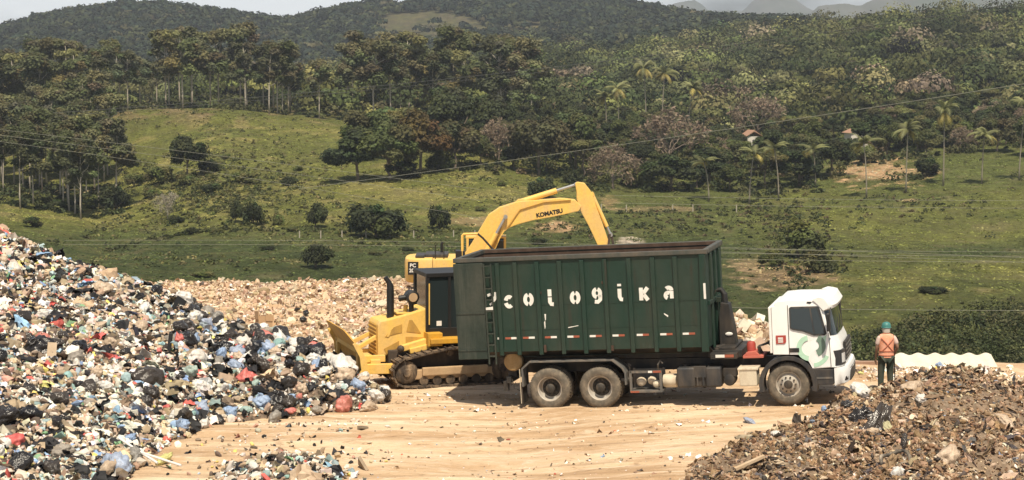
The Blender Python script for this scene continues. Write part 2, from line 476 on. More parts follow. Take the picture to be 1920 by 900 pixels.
l.new(c, b.inputs['Base Color']); b.inputs['Roughness'].default_value = 0.95; b.inputs['Specular IOR Level'].default_value = 0.15
bump(n, l, b, v2, 0.8, 0.12)
tag(link('clay_ground', npmesh('clay_ground', np.stack([Xp, Yp, Zp], 1), grid_faces(len(px_), len(py_)), None, True), m_clay), kind='structure')

# ------------------------------------------------------------------ scattering of small shapes
def icov(sub):
    bm = bmesh.new(); bmesh.ops.create_icosphere(bm, subdivisions=sub, radius=1)
    v = np.array([x.co[:] for x in bm.verts]); f = np.array([[q.index for q in x.verts] for x in bm.faces]); bm.free(); return v, f
ICO1 = icov(1); ICO2 = icov(2); ICO3 = icov(3)
def crumple(V, amp, seed):
    r = np.random.default_rng(seed); out = V.copy()
    for k in range(7):
        d = r.normal(size=3); d /= np.linalg.norm(d); ph = r.random() * 6; fr = r.uniform(1.5, 5.0)
        out = out * (1 + amp * np.abs(np.sin((V @ d) * fr + ph))[:, None] * (1 if k % 2 else -1) * 0.6)
    return out
def tmpl_sheet(seed, n=3):
    r = np.random.default_rng(seed)
    g = np.linspace(-1, 1, n); a, b_ = np.meshgrid(g, g, indexing='ij')
    V = np.stack([a.ravel(), b_.ravel() * r.uniform(0.4, 1), r.normal(size=n * n) * 0.42], 1); V[:, :2] *= (1 - .28 * (np.abs(a.ravel() * b_.ravel())))[:, None]; V[:, :2] += r.normal(size=(n * n, 2)) * 0.17
    return V, grid_faces(n, n)
def tmpl_box(seed):
    r = np.random.default_rng(seed)
    V = np.array([[x, y, z] for x in (-1, 1) for y in (-1, 1) for z in (-1, 1)], float) * [1, r.uniform(.3, .9), r.uniform(.1, .6)]
    return V + r.normal(size=V.shape) * 0.06, np.array([[0, 1, 3, 2], [4, 6, 7, 5], [0, 4, 5, 1], [2, 3, 7, 6], [0, 2, 6, 4], [1, 5, 7, 3]])
def tmpl_stick(seed):
    V, F = tmpl_box(seed); return V / np.abs(V).max(0) * [1, 0.07, 0.05], F
T_LUMP = [(crumple(ICO2[0] * [1, 0.8, 0.65], 0.22, s), ICO2[1]) for s in range(4)]
T_CHIP = [(crumple(ICO1[0] * [1, 0.7, 0.5], 0.35, s), ICO1[1]) for s in range(5)]
T_SHEET = [tmpl_sheet(s) for s in range(3)] + [tmpl_sheet(40 + s, 4) for s in range(4)]
T_BOX = [tmpl_box(s) for s in range(4)]; T_STICK = [tmpl_stick(s) for s in range(2)]
def rotmats(n, r, tilt=1.0):
    a = r.uniform(0, 2 * PI, n); b_ = r.normal(size=n) * tilt; c = r.normal(size=n) * tilt
    ca, sa, cb, sb, cc, sc = np.cos(a), np.sin(a), np.cos(b_), np.sin(b_), np.cos(c), np.sin(c)
    Rz = np.zeros((n, 3, 3)); Rz[:, 0, 0] = ca; Rz[:, 0, 1] = -sa; Rz[:, 1, 0] = sa; Rz[:, 1, 1] = ca; Rz[:, 2, 2] = 1
    Rx = np.zeros((n, 3, 3)); Rx[:, 0, 0] = 1; Rx[:, 1, 1] = cb; Rx[:, 1, 2] = -sb; Rx[:, 2, 1] = sb; Rx[:, 2, 2] = cb
    Ry = np.zeros((n, 3, 3)); Ry[:, 1, 1] = 1; Ry[:, 0, 0] = cc; Ry[:, 0, 2] = sc; Ry[:, 2, 0] = -sc; Ry[:, 2, 2] = cc
    return Rz @ Rx @ Ry
class Scatter:
    def __init__(s): s.V = []; s.F3 = []; s.F4 = []; s.C = []; s.n = 0
    def add(s, tm, pos, rot, scale, col):
        V, F = tm; k = len(pos)
        if k == 0: return
        W = np.einsum('nij,nvj->nvi', rot, V[None] * scale[:, None, :]) + pos[:, None, :]
        s.V.append(W.reshape(-1, 3)); s.C.append(np.repeat(col, len(V), 0))
        Fi = (F[None] + (np.arange(k) * len(V))[:, None, None] + s.n).reshape(-1, F.shape[1])
        (s.F3 if F.shape[1] == 3 else s.F4).append(Fi); s.n += k * len(V)
    def raw(s, V, F, col):
        s.V.append(V); s.C.append(col); (s.F3 if F.shape[1] == 3 else s.F4).append(F + s.n); s.n += len(V)
    def many(s, tms, pos, scale, col, r, tilt=1.0):
        which = r.integers(0, len(tms), len(pos)); rot = rotmats(len(pos), r, tilt)
        if scale.ndim == 1: scale = np.repeat(scale[:, None], 3, 1) * r.uniform(0.6, 1.25, (len(pos), 3))
        for i, t in enumerate(tms):
            k = which == i; s.add(t, pos[k], rot[k], scale[k], col[k])
    def mesh(s, name, smooth=False):
        F = [np.concatenate(x) for x in (s.F3, s.F4) if x]
        return npmesh(name, np.concatenate(s.V), F, np.concatenate(s.C), smooth)
def pick(pal, n, r, jit=0.15):
    cols = np.array([p[0] for p in pal]); w_ = np.array([p[1] for p in pal], float); w_ /= w_.sum()
    c = cols[r.choice(len(pal), n, p=w_)]
    return np.clip(c * (1 + r.normal(size=(n, 1)) * jit) * (1 + r.normal(size=(n, 3)) * 0.04), 0.01, 0.85)
# ================================================================== vegetation
m_leaf = attrmat('foliage', 0.75, 0.22, 0.34, 0.8, 0.25, 0.22)
m_leaf_far = attrmat('forest_canopy', 0.85, 0.25, 0.1, 0.05, 0.15)
m_bark = flat('bark_brown', (0.16, 0.125, 0.09), 0.9)
m_pale = flat('bark_pale', (0.46, 0.42, 0.35), 0.85)
m_euc = flat('bark_eucalyptus', (0.42, 0.37, 0.30), 0.9)
m_palmbark = flat('bark_palm', (0.24, 0.21, 0.16), 0.9)
m_twig = flat('bare_twigs', (0.25, 0.195, 0.15), 0.9)
m_palmleaf = attrmat('palm_frond', 0.6, 0.15, 0.2, 1.0, 0.4)

def leaf_quads(P, size, col, r, up=0.35, elong=1.0, out=None):
    """P (n,3) centres -> quads, random orientation leaning upwards"""
    n = len(P)
    N = r.normal(size=(n, 3)); N /= np.linalg.norm(N, axis=1)[:, None]; N[:, 2] = np.abs(N[:, 2]) + up; N /= np.linalg.norm(N, axis=1)[:, None]
    if out is not None: N = out * .75 + N * .85; N /= np.linalg.norm(N, axis=1)[:, None]
    T = np.cross(N, r.normal(size=(n, 3))); T /= np.linalg.norm(T, axis=1)[:, None]; B_ = np.cross(N, T)
    s = size * r.uniform(0.55, 1.35, n)[:, None]
    T = T * s * elong; B_ = B_ * s * 0.75
    V = np.stack([P - T - B_ * 0.5, P + T * 0.2 - B_, P + T + B_ * 0.4, P - T * 0.3 + B_], 1).reshape(-1, 3)
    F = np.arange(n * 4).reshape(-1, 4)
    return V, F, np.repeat(col, 4, 0)
def blob_points(blobs, n, r, shell=0.55):
    rad = np.array([b[1] for b in blobs]); c = np.array([b[0] for b in blobs]); sq = np.array([b[2] for b in blobs])
    k = r.choice(len(blobs), n, p=rad ** 2 / (rad ** 2).sum())
    d = r.normal(size=(n, 3)); d /= np.linalg.norm(d, axis=1)[:, None]
    q = rad[k] * (shell + (1 - shell) * r.random(n) ** 0.6) * (1 + 0.30 * np.sin(d @ [3.1, 4.3, 2.7] * 3 + k))
    P = c[k] + d * q[:, None] * np.stack([np.ones(n), np.ones(n), sq[k]], 1)
    return P, k, d
def limb_path(a, b, r, wob=0.12, k=4):
    a = np.array(a, float); b = np.array(b, float); L = np.linalg.norm(b - a)
    return [tuple(a + (b - a) * t + (r.normal(size=3) * L * wob * math.sin(PI * t))) for t in np.linspace(0, 1, k + 1)]

def tree_meshes(kind, seed, base):
    r = np.random.default_rng(seed); mb = MB(); base = np.array(base)
    if kind == 'round':          # 12 m broadleaf, width about 12
        n = r.integers(15, 22); blobs = []
        for i in range(n):
            a = r.uniform(0, 2 * PI); q = 4.3 * math.sqrt(r.random()); h = 5.0 + 5.0 * r.random() * (1 - (q / 5.6) ** 2) + r.normal() * 0.4
            blobs.append(((q * math.cos(a), q * math.sin(a), h), r.uniform(1.2, 2.2), r.uniform(0.6, 0.85)))
        mb.tube(limb_path((0, 0, -0.5), (0.2, 0, 4.5), r, .04), [0.32, .28, .25, .22, .2], 7)
        for b_ in blobs[:9]: mb.tube(limb_path((0.1, 0, 3.2 + r.random()), b_[0], r), [.14, .11, .08, .06, .03], 5)
        nl, ls = 8500, 0.29
    elif kind == 'flat':         # umbrella crown
        n = 20; blobs = []
        for i in range(n):
            a = r.uniform(0, 2 * PI); q = 5.6 * math.sqrt(r.random()); h = 9.4 - 0.05 * q * q + r.normal() * 0.35
            blobs.append(((q * math.cos(a), q * math.sin(a), h), r.uniform(1.2, 1.9), 0.45))
        mb.tube(limb_path((0, 0, -0.5), (0.2, 0, 6), r, .05), [0.35, .3, .26, .22, .2], 7)
        for b_ in blobs[:11]: mb.tube(limb_path((0.1, 0, 5.0 + r.random()), b_[0], r), [.15, .11, .08, .06, .03], 5)
        nl, ls = 7800, 0.28
    elif kind == 'euc':          # 22 m eucalyptus
        blobs = []; H_ = 20.5; lean = r.normal() * 0.7
        mb.tube([(lean * (z / H_) ** 2 + r.normal() * .08, 0, z) for z in (-.6, 4, 8, 12, 16, 20)], [.21, .18, .15, .12, .08, .04], 6)
        for i in range(r.integers(13, 18)):
            z0 = r.uniform(8.5, 19); a = r.uniform(0, 2 * PI); q = r.uniform(0.8, 3.6) * (1.15 - 0.4 * (z0 / 20)); z1 = z0 + r.uniform(1.2, 3.0)
            p = (q * math.cos(a) + lean * (z1 / H_) ** 2, q * math.sin(a), z1)
            mb.tube(limb_path((lean * (z0 / H_) ** 2, 0, z0 - 1), p, r, .06, 3), [.09, .07, .05, .02], 5)
            blobs.append((p, r.uniform(0.9, 1.8), r.uniform(0.6, 1.0)))
        nl, ls = 3900, 0.27
    elif kind == 'bush':         # 4 m high, 5 m wide
        n = 13; blobs = []
        for i in range(n):
            a = r.uniform(0, 2 * PI); q = 1.9 * math.sqrt(r.random()); h = 0.9 + 2.1 * r.random() * (1 - (q / 2.6) ** 2)
            blobs.append(((q * math.cos(a), q * math.sin(a), h), r.uniform(0.6, 1.1), r.uniform(0.7, 0.9)))
        mb.tube([(0, 0, -.3), (0.1, 0, 1), (0.1, .1, 2)], [.14, .1, .05], 6)
        for b_ in blobs[:6]: mb.tube(limb_path((0, 0, .4), b_[0], r, .1, 3), [.07, .05, .04, .02], 5)
        nl, ls = 3400, 0.17
    elif kind == 'bare':         # leafless, fine twigs
        tips = []
        mb.tube(limb_path((0, 0, -.4), (0, 0, 3), r, .03), [.28, .24, .2, .18, .16], 6)
        def grow(p, d, L, rad, dep):
            q = p + d * L
            mb.tube([tuple(p), tuple((p + q) / 2 + r.normal(size=3) * L * .05), tuple(q)], [rad, rad * .8, rad * .6], 4 if dep < 3 else 3, False)
            if dep == 0: tips.append(q); return
            for _ in range(3 if dep > 1 else 4):
                nd = d + r.normal(size=3) * 0.55; nd[2] += 0.12; nd /= np.linalg.norm(nd)
                grow(q, nd, L * r.uniform(.62, .85), rad * .55, dep - 1)
        for i in range(7):
            a = i * 0.9 + r.random(); d = np.array([math.cos(a) * .8, math.sin(a) * .8, r.uniform(.5, 1.2)]); d /= np.linalg.norm(d)
            grow(np.array([0, 0, 1.5 + r.random() * 1.5]), d, 2.1, .1, 4)
        me_t = None
        P = np.array(tips); P = np.repeat(P, 2, 0) + r.normal(size=(len(P) * 2, 3)) * .3
        V, F, c_ = leaf_quads(P, 0.16, pick([(base, 1)], len(P), r, .2), r, 0.2, 2.0)
        return mb, npmesh('crown', V, F, c_)
    elif kind == 'palm':         # 12 m to crown centre
        H_ = 12.0; bend = r.uniform(-1.0, 1.0)
        mb.tube([(bend * (z / H_) ** 2, 0, z) for z in (-.4, 2, 4, 6, 8, 10, 12)], [.19, .13, .11, .10, .10, .09, .12], 7)
        top = np.array([bend, 0, H_]); V_ = []; F_ = []; C_ = []; nn = 0
        nf = 15
        for i in range(nf):
            az = i * 2.4 + r.normal() * .5; el = r.uniform(-0.5, 1.35); L = r.uniform(2.6, 4.6)
            pts = []; p = top.copy(); e = el
            for s_ in range(9):
                pts.append(p.copy()); d = np.array([math.cos(az) * math.cos(e), math.sin(az) * math.cos(e), math.sin(e)])
                p = p + d * L / 8; e -= 0.10 + 0.035 * s_ * (1 + .5 * (i % 3))
            side = np.array([-math.sin(az), math.cos(az), 0])
            tone = base * r.uniform(.5, 1.6) * (np.array([1.5, 1.2, .8]) if el < 0.0 else 1)
            for s_ in range(1, 9):
                for u_ in (0.0, 0.33, 0.66):
                    a0 = pts[s_ - 1] * (1 - u_) + pts[s_] * u_; dd = pts[s_] - pts[s_ - 1]
                    ll = 0.95 * math.sin(PI * min(1, (s_ + u_) / 9.2 + .12)) + .1
                    for sg in (-1, 1):
                        tip = a0 + side * sg * ll * .75 + dd * .9 + np.array([0, 0, -ll * .55])
                        V_ += [a0, a0 + dd * .38, tip]; C_ += [tone] * 3
                        F_.append([nn, nn + 1, nn + 2]); nn += 3
        return mb, npmesh('crown', np.array(V_), np.array(F_), np.array(C_))
    P, k, dv = blob_points(blobs, nl, r, 0.6 if kind != 'bush' else 0.32)
    btone = r.uniform(0.72, 1.32, len(blobs)); hue = r.normal(size=(len(blobs), 3)) * 0.08
    col = base[None] * btone[k][:, None] * (1 + hue[k]) * (1 + r.normal(size=(nl, 1)) * .16)
    V, F, c_ = leaf_quads(P, ls, np.clip(col, .01, .6), r, 0.35, 1.0 if kind != 'euc' else 1.3, dv)
    return mb, npmesh('crown', V, F, c_)

PROTO = {}
def proto(key, kind, seed, base, bark):
    mb, crown = tree_meshes(kind, seed, base)
    me = bpy.data.meshes.new('trunk'); bmesh.ops.recalc_face_normals(mb.bm, faces=mb.bm.faces); mb.bm.to_mesh(me); mb.bm.free()
    me.polygons.foreach_set('use_smooth', [True] * len(me.polygons))
    me.materials.append(bark); crown.materials.append(m_palmleaf if kind == 'palm' else m_leaf)
    PROTO.setdefault(key, []).append((me, crown))
DARK = (0.047, 0.059, 0.024); MID = (0.084, 0.095, 0.034); LIGHT = (0.138, 0.140, 0.050); OLIVE = (0.108, 0.107, 0.048); RUST = (0.12, 0.088, 0.032); GREY = (0.15, 0.135, 0.085)
for s in range(3):
    proto('round_dark', 'round', 10 + s, DARK, m_bark); proto('round_mid', 'round', 20 + s, MID, m_bark)
    proto('round_light', 'round', 30 + s, LIGHT, m_bark)
    proto('bush', 'bush', 60 + s, DARK, m_bark); proto('bush_mid', 'bush', 65 + s, MID, m_bark)
for s in range(2):
    proto('round_olive', 'round', 40 + s, OLIVE, m_bark); proto('flat', 'flat', 50 + s, MID, m_bark); proto('flat_light', 'flat', 55 + s, LIGHT, m_bark)
    proto('bush_light', 'bush', 70 + s, LIGHT, m_bark)
    proto('bare', 'bare', 90 + s, (0.24, 0.185, 0.13), m_twig)
proto('round_rust', 'round', 45, RUST, m_bark)
proto('bare_pale', 'bare', 97, (0.30, 0.27, 0.20), m_pale)
for s in range(6): proto('euc', 'euc', 80 + s, [(0.125, 0.135, 0.066), (0.100, 0.112, 0.055), (0.140, 0.138, 0.066)][s % 3], m_euc)
for s in range(5): proto('palm', 'palm', 100 + s, np.array((0.15, 0.155, 0.060)), m_palmbark)
NAMES = {'euc': 'eucalyptus_tree', 'palm': 'palm_tree', 'bush': 'bush', 'bush_light': 'bush', 'bush_mid': 'bush', 'bare': 'bare_tree', 'bare_pale': 'bare_tree'}
CATS = {'euc': 'tree', 'palm': 'palm tree', 'bush': 'bush', 'bush_light': 'bush', 'bush_mid': 'bush'}
NH = {'round': (11.0, 12.0), 'flat': (10.8, 14.0), 'euc': (21.5, 8.0), 'bush': (3.6, 5.2), 'bare': (8.5, 9.5), 'palm': (14.0, 8.0)}
vr = np.random.default_rng(99)
def plant(key, X, Y, sxy, sz, label, group=None, sink=0.0):
    t = thing(NAMES.get(key, 'broadleaf_tree'), label, CATS.get(key, 'tree'), (X, Y, float(terr(X, Y)) - sink), (0, 0, vr.uniform(0, 2 * PI)), group)
    t.scale = (sxy, sxy, sz)
    me, cr_ = PROTO[key][vr.integers(0, len(PROTO[key]))]
    for nm, q in (('trunk', me), ('crown', cr_)):
        o = bpy.data.objects.new(nm, q); COL.objects.link(o); o.parent = t
    return t
def plant_px(key, px, base, wpx, hpx, label, group=None, y=None):
    """a plant whose foot is seen at (px, base) and that measures wpx by hpx in the photograph"""
    if y is None: X, Y, z = ground_hit(px, base)
    else: X, Y = (px - 960) / F_PX * y, y
    s = F_PX / Y; nh = NH[key.split('_')[0]]
    return plant(key, X, Y, wpx / s / nh[1], hpx / s / nh[0], label, group)

# --- single bushes and trees on the meadow
plant_px('round_dark', 352, 338, 78, 92, 'dark two-stemmed tree alone on the left meadow slope')
plant_px('bush', 392, 325, 44, 30, 'low dark bush right of the lone meadow tree')
plant_px('bush_light', 300, 345, 60, 40, 'yellowish bush left of the lone meadow tree')
plant_px('bush', 215, 396, 62, 56, 'round dark bush at the foot of the left eucalyptus grove')
plant_px('bush', 440, 418, 34, 48, 'left bush of the touching pair above the meadow edge')
plant_px('bush', 474, 422, 44, 52, 'right bush of the touching pair above the meadow edge')
plant_px('bush_light', 519, 424, 26, 32, 'small thin bush between the pair and the round bush')
plant_px('bush', 590, 428, 52, 54, 'round bush on the fence line left of the widest bush')
plant_px('bush', 704, 446, 122, 76, 'widest dark bush on the fence line of the meadow')
plant_px('bush', 823, 430, 46, 54, 'upright dark bush on the fence line nearest the digger')
plant_px('bush', 590, 505, 72, 52, 'spreading bush low on the meadow above the debris edge')
plant_px('bush', 540, 350, 40, 22, 'low scrubby bush in the middle of the meadow slope')
plant_px('bush_light', 460, 345, 60, 26, 'pale scrub bush on the slope below the lone meadow tree')
plant_px('bush', 105, 392, 58, 18, 'flat dark bush on the small meadow below the grove')
plant_px('bush', 60, 428, 42, 24, 'low bush near the left edge above the refuse heap')
plant_px('bush', 1015, 368, 60, 42, 'dark bush under the dense trees behind the digger boom')
plant_px('bush', 1010, 458, 36, 14, 'low dark shrub seen under the digger boom')
plant_px('bare_pale', 312, 412, 46, 52, 'small pale leafless tree on the meadow left of the bush pair')
for i, (x, y, w_, h_) in enumerate([(330, 420, 30, 16), (280, 372, 40, 26), (250, 350, 46, 28), (395, 365, 44, 24), (560, 322, 24, 12), (640, 440, 30, 10), (500, 470, 34, 8), (545, 436, 26, 12), (380, 520, 50, 12), (760, 472, 36, 8), (900, 396, 30, 10), (940, 350, 24, 12), (1075, 352, 44, 36), (420, 300, 26, 12), (700, 480, 30, 8), (360, 440, 30, 14), (400, 440, 26, 12), (345, 350, 50, 30)]):
    plant_px('bush_light' if i % 3 else 'bush', x, y, w_, h_, 'low scrub clump growing loose in the meadow grass', 'scrub clumps on the meadow')
# --- dense dark cluster in the middle
for i, (k, x, y, w_, h_, lb) in enumerate([
    ('round_dark', 668, 342, 136, 100, 'leftmost dark tree of the dense clump that overhangs its own shadow'),
    ('round_mid', 730, 338, 128, 108, 'green tree in the dense clump between the leftmost and the rusty one'),
    ('round_rust', 790, 325, 128, 124, 'rusty brown tree in the dense clump'),
    ('round_olive', 852, 318, 112, 96, 'olive tree at the right end of the dense clump'),
    ('bush', 760, 334, 80, 40, 'low dark bush filling the gap under the dense clump'),
    ('bush_mid', 830, 322, 70, 40, 'low green bush under the olive tree of the clump'),
    ('round_mid', 690, 300, 120, 96, 'tall green tree rising behind the leftmost tree of the clump'),
    ('round_light', 742, 280, 120, 88, 'light green tree behind the green tree of the clump'),
    ('round_dark', 850, 285, 130, 130, 'large dark tree behind the rusty brown one'),
    ('round_dark', 930, 290, 110, 120, 'dark tree right of the large dark one'),
    ('bare', 935, 305, 62, 80, 'small pinkish leafless tree among dark trees left of the boom'),
    ('bare', 1150, 356, 96, 80, 'pale pink leafless tree right of the boom tip'),
    ('bare', 1255, 318, 130, 112, 'largest brown leafless tree above the skip'),
    ('bare', 1420, 268, 100, 92, 'leafless tree beside the little white house'),
    ('bush_light', 1195, 352, 80, 52, 'light green bush touching the pale leafless tree'),
    ('round_dark', 1260, 358, 120, 72, 'dark low tree under the largest brown leafless tree'),
    ('round_olive', 1010, 330, 130, 130, 'olive tree above the tip of the digger boom'),
    ('round_mid', 1080, 322, 110, 120, 'green tree left of the pale pink leafless tree'),
    ('round_dark', 1330, 350, 110, 76, 'dark tree at the field edge left of the palms'),
    ('round_dark', 1500, 350, 120, 70, 'dark wide tree standing between the left two palms and the clay bank'),
    ('round_dark', 1445, 330, 110, 90, 'dark tree right behind the leftmost field palms'),
    ('round_dark', 1560, 330, 96, 74, 'dark tree at the left end of the clay bank'),
    ('round_dark', 1640, 288, 130, 76, 'darkest spreading tree above the clay bank'),
    ('bush_mid', 1500, 484, 120, 74, 'big bush of creepers on the eroded patch behind the cab'),
    ('bush_mid', 1538, 512, 76, 44, 'bush at the lower right of the eroded patch'),
    ('bush_mid', 1452, 500, 60, 34, 'small bush at the lower left of the eroded patch'),
    ('bush', 1755, 552, 60, 16, 'flat dark bush in the open right-hand field'),
    ('bush_light', 1620, 306, 56, 40, 'green bush growing on the clay bank'),
    ('bush', 1740, 330, 60, 40, 'dark bush at the right end of the clay bank')]):
    plant_px(k, x, y, w_, h_, lb)
# --- palms
for i, (x, b_, top, lb) in enumerate([
    (1211, 252, 108, 'tallest of the palms standing in the upper wood'),
    (1241, 248, 118, 'palm just right of the tallest palm in the upper wood'),
    (1137, 262, 168, 'short palm leaning left in the upper wood'),
    (1160, 262, 150, 'thin palm between the leaning palm and the tallest one'),
    (1406, 384, 272, 'yellowish palm at the field edge, leftmost of its row'),
    (1461, 376, 262, 'palm at the field edge second from the left of its row'),
    (1330, 378, 290, 'palm half hidden in dark trees left of the field row'),
    (1626, 372, 250, 'palm in front of the left part of the clay bank'),
    (1700, 362, 222, 'wide bushy palm right of the clay bank'),
    (1770, 350, 188, 'tall palm in the open right of the wide bushy one'),
    (1842, 347, 236, 'shorter palm alone in the right field'),
    (1912, 340, 176, 'very tall palm at the right edge of the photo'),
    (1290, 262, 150, 'palm in the wood above the largest leafless tree'),
    (1530, 352, 268, 'palm crown rising from the dark trees by the white house roofs')]):
    plant_px('palm', x, b_, 88 if b_ > 300 else 74, b_ - top, lb)

# --- eucalyptus: grove at the left, row on the crest
occ = []
def free(X, Y, d):
    for a_, b_ in occ:
        if (a_ - X) ** 2 + (b_ - Y) ** 2 < d * d: return False
    occ.append((X, Y)); return True
cnt = 0
for _ in range(4000):
    Y = vr.uniform(395, 560); px = vr.uniform(-120, 225)
    if px > 205 - (Y - 400) * 0.05 and vr.random() < .6: continue
    X = (px - 960) / F_PX * Y
    if free(X, Y, 5.6):
        s = vr.uniform(.72, 1.02); plant('euc', X, Y, s * 1.2, s, 'eucalyptus with pale trunk in the dense grove at the left edge', 'eucalyptus of the left grove'); cnt += 1
    if cnt >= 76: break
cnt = 0
for _ in range(4000):
    Y = vr.uniform(566, 650); px = vr.uniform(-60, 1000)
    if 268 < px < 300 or 560 < px < 612 and Y > 575: 
        if vr.random() < .75: continue
    X = (px - 960) / F_PX * Y
    if free(X, Y, 6.6):
        top = np.interp(px, [0, 130, 280, 330, 520, 580, 640, 760, 900, 1000], [45, 55, 110, 62, 88, 140, 75, 88, 70, 80]) + vr.normal() * 12
        h_ = (np.interp(px, [0, 200, 650, 1000], [220, 205, 225, 232]) - top) / (F_PX / Y)
        sz = np.clip(h_ / 21.5, .5, 1.5)
        plant('euc', X, Y, sz * 1.25, sz, 'tall eucalyptus in the row along the crest of the meadow', 'eucalyptus along the crest'); cnt += 1
    if cnt >= 70: break
# --- mixed wood behind the field
keys = ['round_dark', 'round_dark', 'round_mid', 'round_mid', 'round_olive', 'flat', 'round_light', 'flat_light', 'bare']
lbs = {'round_dark': 'dark green round-crowned tree inside the hillside wood', 'round_mid': 'mid green round-crowned tree inside the hillside wood', 'round_olive': 'olive round-crowned tree inside the hillside wood', 'flat': 'flat-topped green tree inside the hillside wood', 'round_light': 'light green round-crowned tree inside the hillside wood', 'flat_light': 'flat-topped light green tree inside the hillside wood', 'bare': 'leafless brown tree inside the hillside wood'}
cnt = 0
for _ in range(9000):
    Y = 445 + 215 * vr.random() ** 1.1; px = vr.uniform(830, 2010)
    if px > 1560 and Y < 470 + 0: continue
    if px > 1740 and Y < 490: continue
    if 1560 < px < 1740 and Y < 485: continue
    if px < 1100 and Y < 455: continue
    if any(abs(px - hx) < 26 and Y < hy for hx, hy in ((1408, 585), (1604, 600), (1472, 545), (1560, 545), (1622, 560))): continue
    X = (px - 960) / F_PX * Y
    if free(X, Y, 8.3):
        k = keys[vr.choice(len(keys), p=[.2, .14, .17, .14, .12, .06, .08, .04, .05])]; s = vr.uniform(.62, 1.05)
        plant(k, X, Y, s, s * vr.uniform(.8, 1.05), lbs[k], lbs[k].split(' tree')[0] + ' trees of the wood'); cnt += 1
    if cnt >= 190: break

# --- the wood further off, and the wooded mountain: nobody could count it
def canopy(name, pts, rad, quads, leaf, pal, seed, sq=0.7):
    r = np.random.default_rng(seed); n = len(pts); jit = .38 if leaf < 1 else .24
    d = r.normal(size=(n, quads, 3)); d[..., 2] = np.abs(d[..., 2]) * 0.9 + .05 * r.normal(size=(n, quads)); d /= np.linalg.norm(d, axis=2)[..., None]
    q = rad[:, None] * (0.75 + 0.35 * r.random((n, quads)))
    lob = 1 + .25 * np.sin(d[..., 0] * 5 + r.uniform(0, 6, (n, 1))) * np.sin(d[..., 1] * 5 + r.uniform(0, 6, (n, 1)))
    P = pts[:, None, :] + d * (q * lob)[..., None] * [1, 1, sq]
    Nn = d + r.normal(size=d.shape) * .32
    Nn = (Nn / np.linalg.norm(Nn, axis=2)[..., None]).reshape(-1, 3); P = P.reshape(-1, 3)
    T = np.cross(Nn, r.normal(size=Nn.shape)); T /= np.linalg.norm(T, axis=1)[:, None]; B_ = np.cross(Nn, T)
    s = leaf * r.uniform(.6, 1.3, len(P))[:, None]; T = T * s; B_ = B_ * s
    V = np.stack([P - T - B_ * .5, P + T * .2 - B_, P + T + B_ * .4, P - T * .3 + B_], 1).reshape(-1, 3)
    col = np.repeat(pick(pal, n, r, jit), quads, 0) * (1 + r.normal(size=(n * quads, 1)) * .14)
    me = npmesh(name, V, np.arange(len(V)).reshape(-1, 4), np.repeat(np.clip(col, .01, .5), 4, 0))
    return link(name, me, m_leaf_far)
fr = np.random.default_rng(5)
def cloudpts(n, Y0, Y1, p0, p1, keep):
    u = fr.random(n); Y = np.sqrt(Y0 ** 2 + u * (Y1 ** 2 - Y0 ** 2)); px = fr.uniform(p0, p1, n); X = (px - 960) / F_PX * Y
    k = keep(px, Y); return px[k], X[k], Y[k]
# nearer wood, 650-1150 m
px1, X1, Y1 = cloudpts(3300, 600, 1180, -250, 2250, lambda p, Y: (p > 560) | (Y > 680))
r1 = 3.2 + 6.8 * fr.random(len(X1)) ** 1.6 * np.clip(Y1 / 900, .8, 1.1)
P1 = np.stack([X1, Y1, terr(X1, Y1) + r1 * fr.uniform(.1, .9, len(X1)) + fr.uniform(0, 6, len(X1)) * (r1 > 5)], 1)
o = canopy('forest', P1, r1, 270, 0.60, [(DARK, 4), (MID, 5), (OLIVE, 3), (LIGHT, 1.6), ((0.19, 0.185, 0.09), .35), ((0.16, 0.13, 0.09), .4)], 1)
tag(o, 'continuous mixed wood covering the slopes behind the palms and the crest', 'forest', kind='stuff')
def keep2(p, Y):
    py = pyof(terr((p - 960) / F_PX * Y, Y), Y)
    clear = ((((p - 800) / 105) ** 2 + ((py - 52) / 27) ** 2) < 1) & (Y > 1150)
    return ~(clear & (fr.random(len(p)) > .04))
px2, X2, Y2 = cloudpts(15000, 1150, 2080, -450, 2350, keep2)
r2 = fr.uniform(4.0, 7.5, len(X2))
P2 = np.stack([X2, Y2, terr(X2, Y2) + r2 * .55], 1)
o = canopy('mountain_forest', P2, r2, 46, 1.5, [((.022, .032, .021), 5), ((.030, .038, .019), 4), ((.050, .058, .026), 2.0), ((.07, .07, .035), .5)], 2)
tag(o, 'dark rainforest covering the mountain at the back', 'forest', kind='stuff')
# thicket on the low ground right behind the platform
px3, X3, Y3 = cloudpts(1500, 128, 232, 1560, 2150, lambda p, Y: (Y < np.interp(p, [1560, 1600, 1750, 1900, 2150], [185, 205, 222, 228, 232])))
r3 = fr.uniform(0.8, 2.0, len(X3))
P3 = np.stack([X3, Y3, terr(X3, Y3) + r3 * .7], 1)
sc = Scatter()
def dense(P, rad, quads, leaf, pal, r):
    n = len(P); d = r.normal(size=(n, quads, 3)); d[..., 2] = np.abs(d[..., 2]); d /= np.linalg.norm(d, axis=2)[..., None]
    Q = (P[:, None] + d * (rad[:, None] * r.uniform(.6, 1.1, (n, quads)))[..., None]).reshape(-1, 3)
    c_ = np.repeat(pick(pal, n, r, .2), quads, 0) * (1 + r.normal(size=(n * quads, 1)) * .18)
    V, F, c_ = leaf_quads(Q, leaf, np.clip(c_, .01, .5), r, .4); sc.raw(V, F, c_)
dense(P3, r3, 150, 0.16, [(DARK, 5), (MID, 3), (OLIVE, 1.2)], fr)
o = link('thicket', sc.mesh('thicket'), m_leaf)
tag(o, 'dense dark green thicket in the hollow behind the worker', 'thicket', kind='stuff')
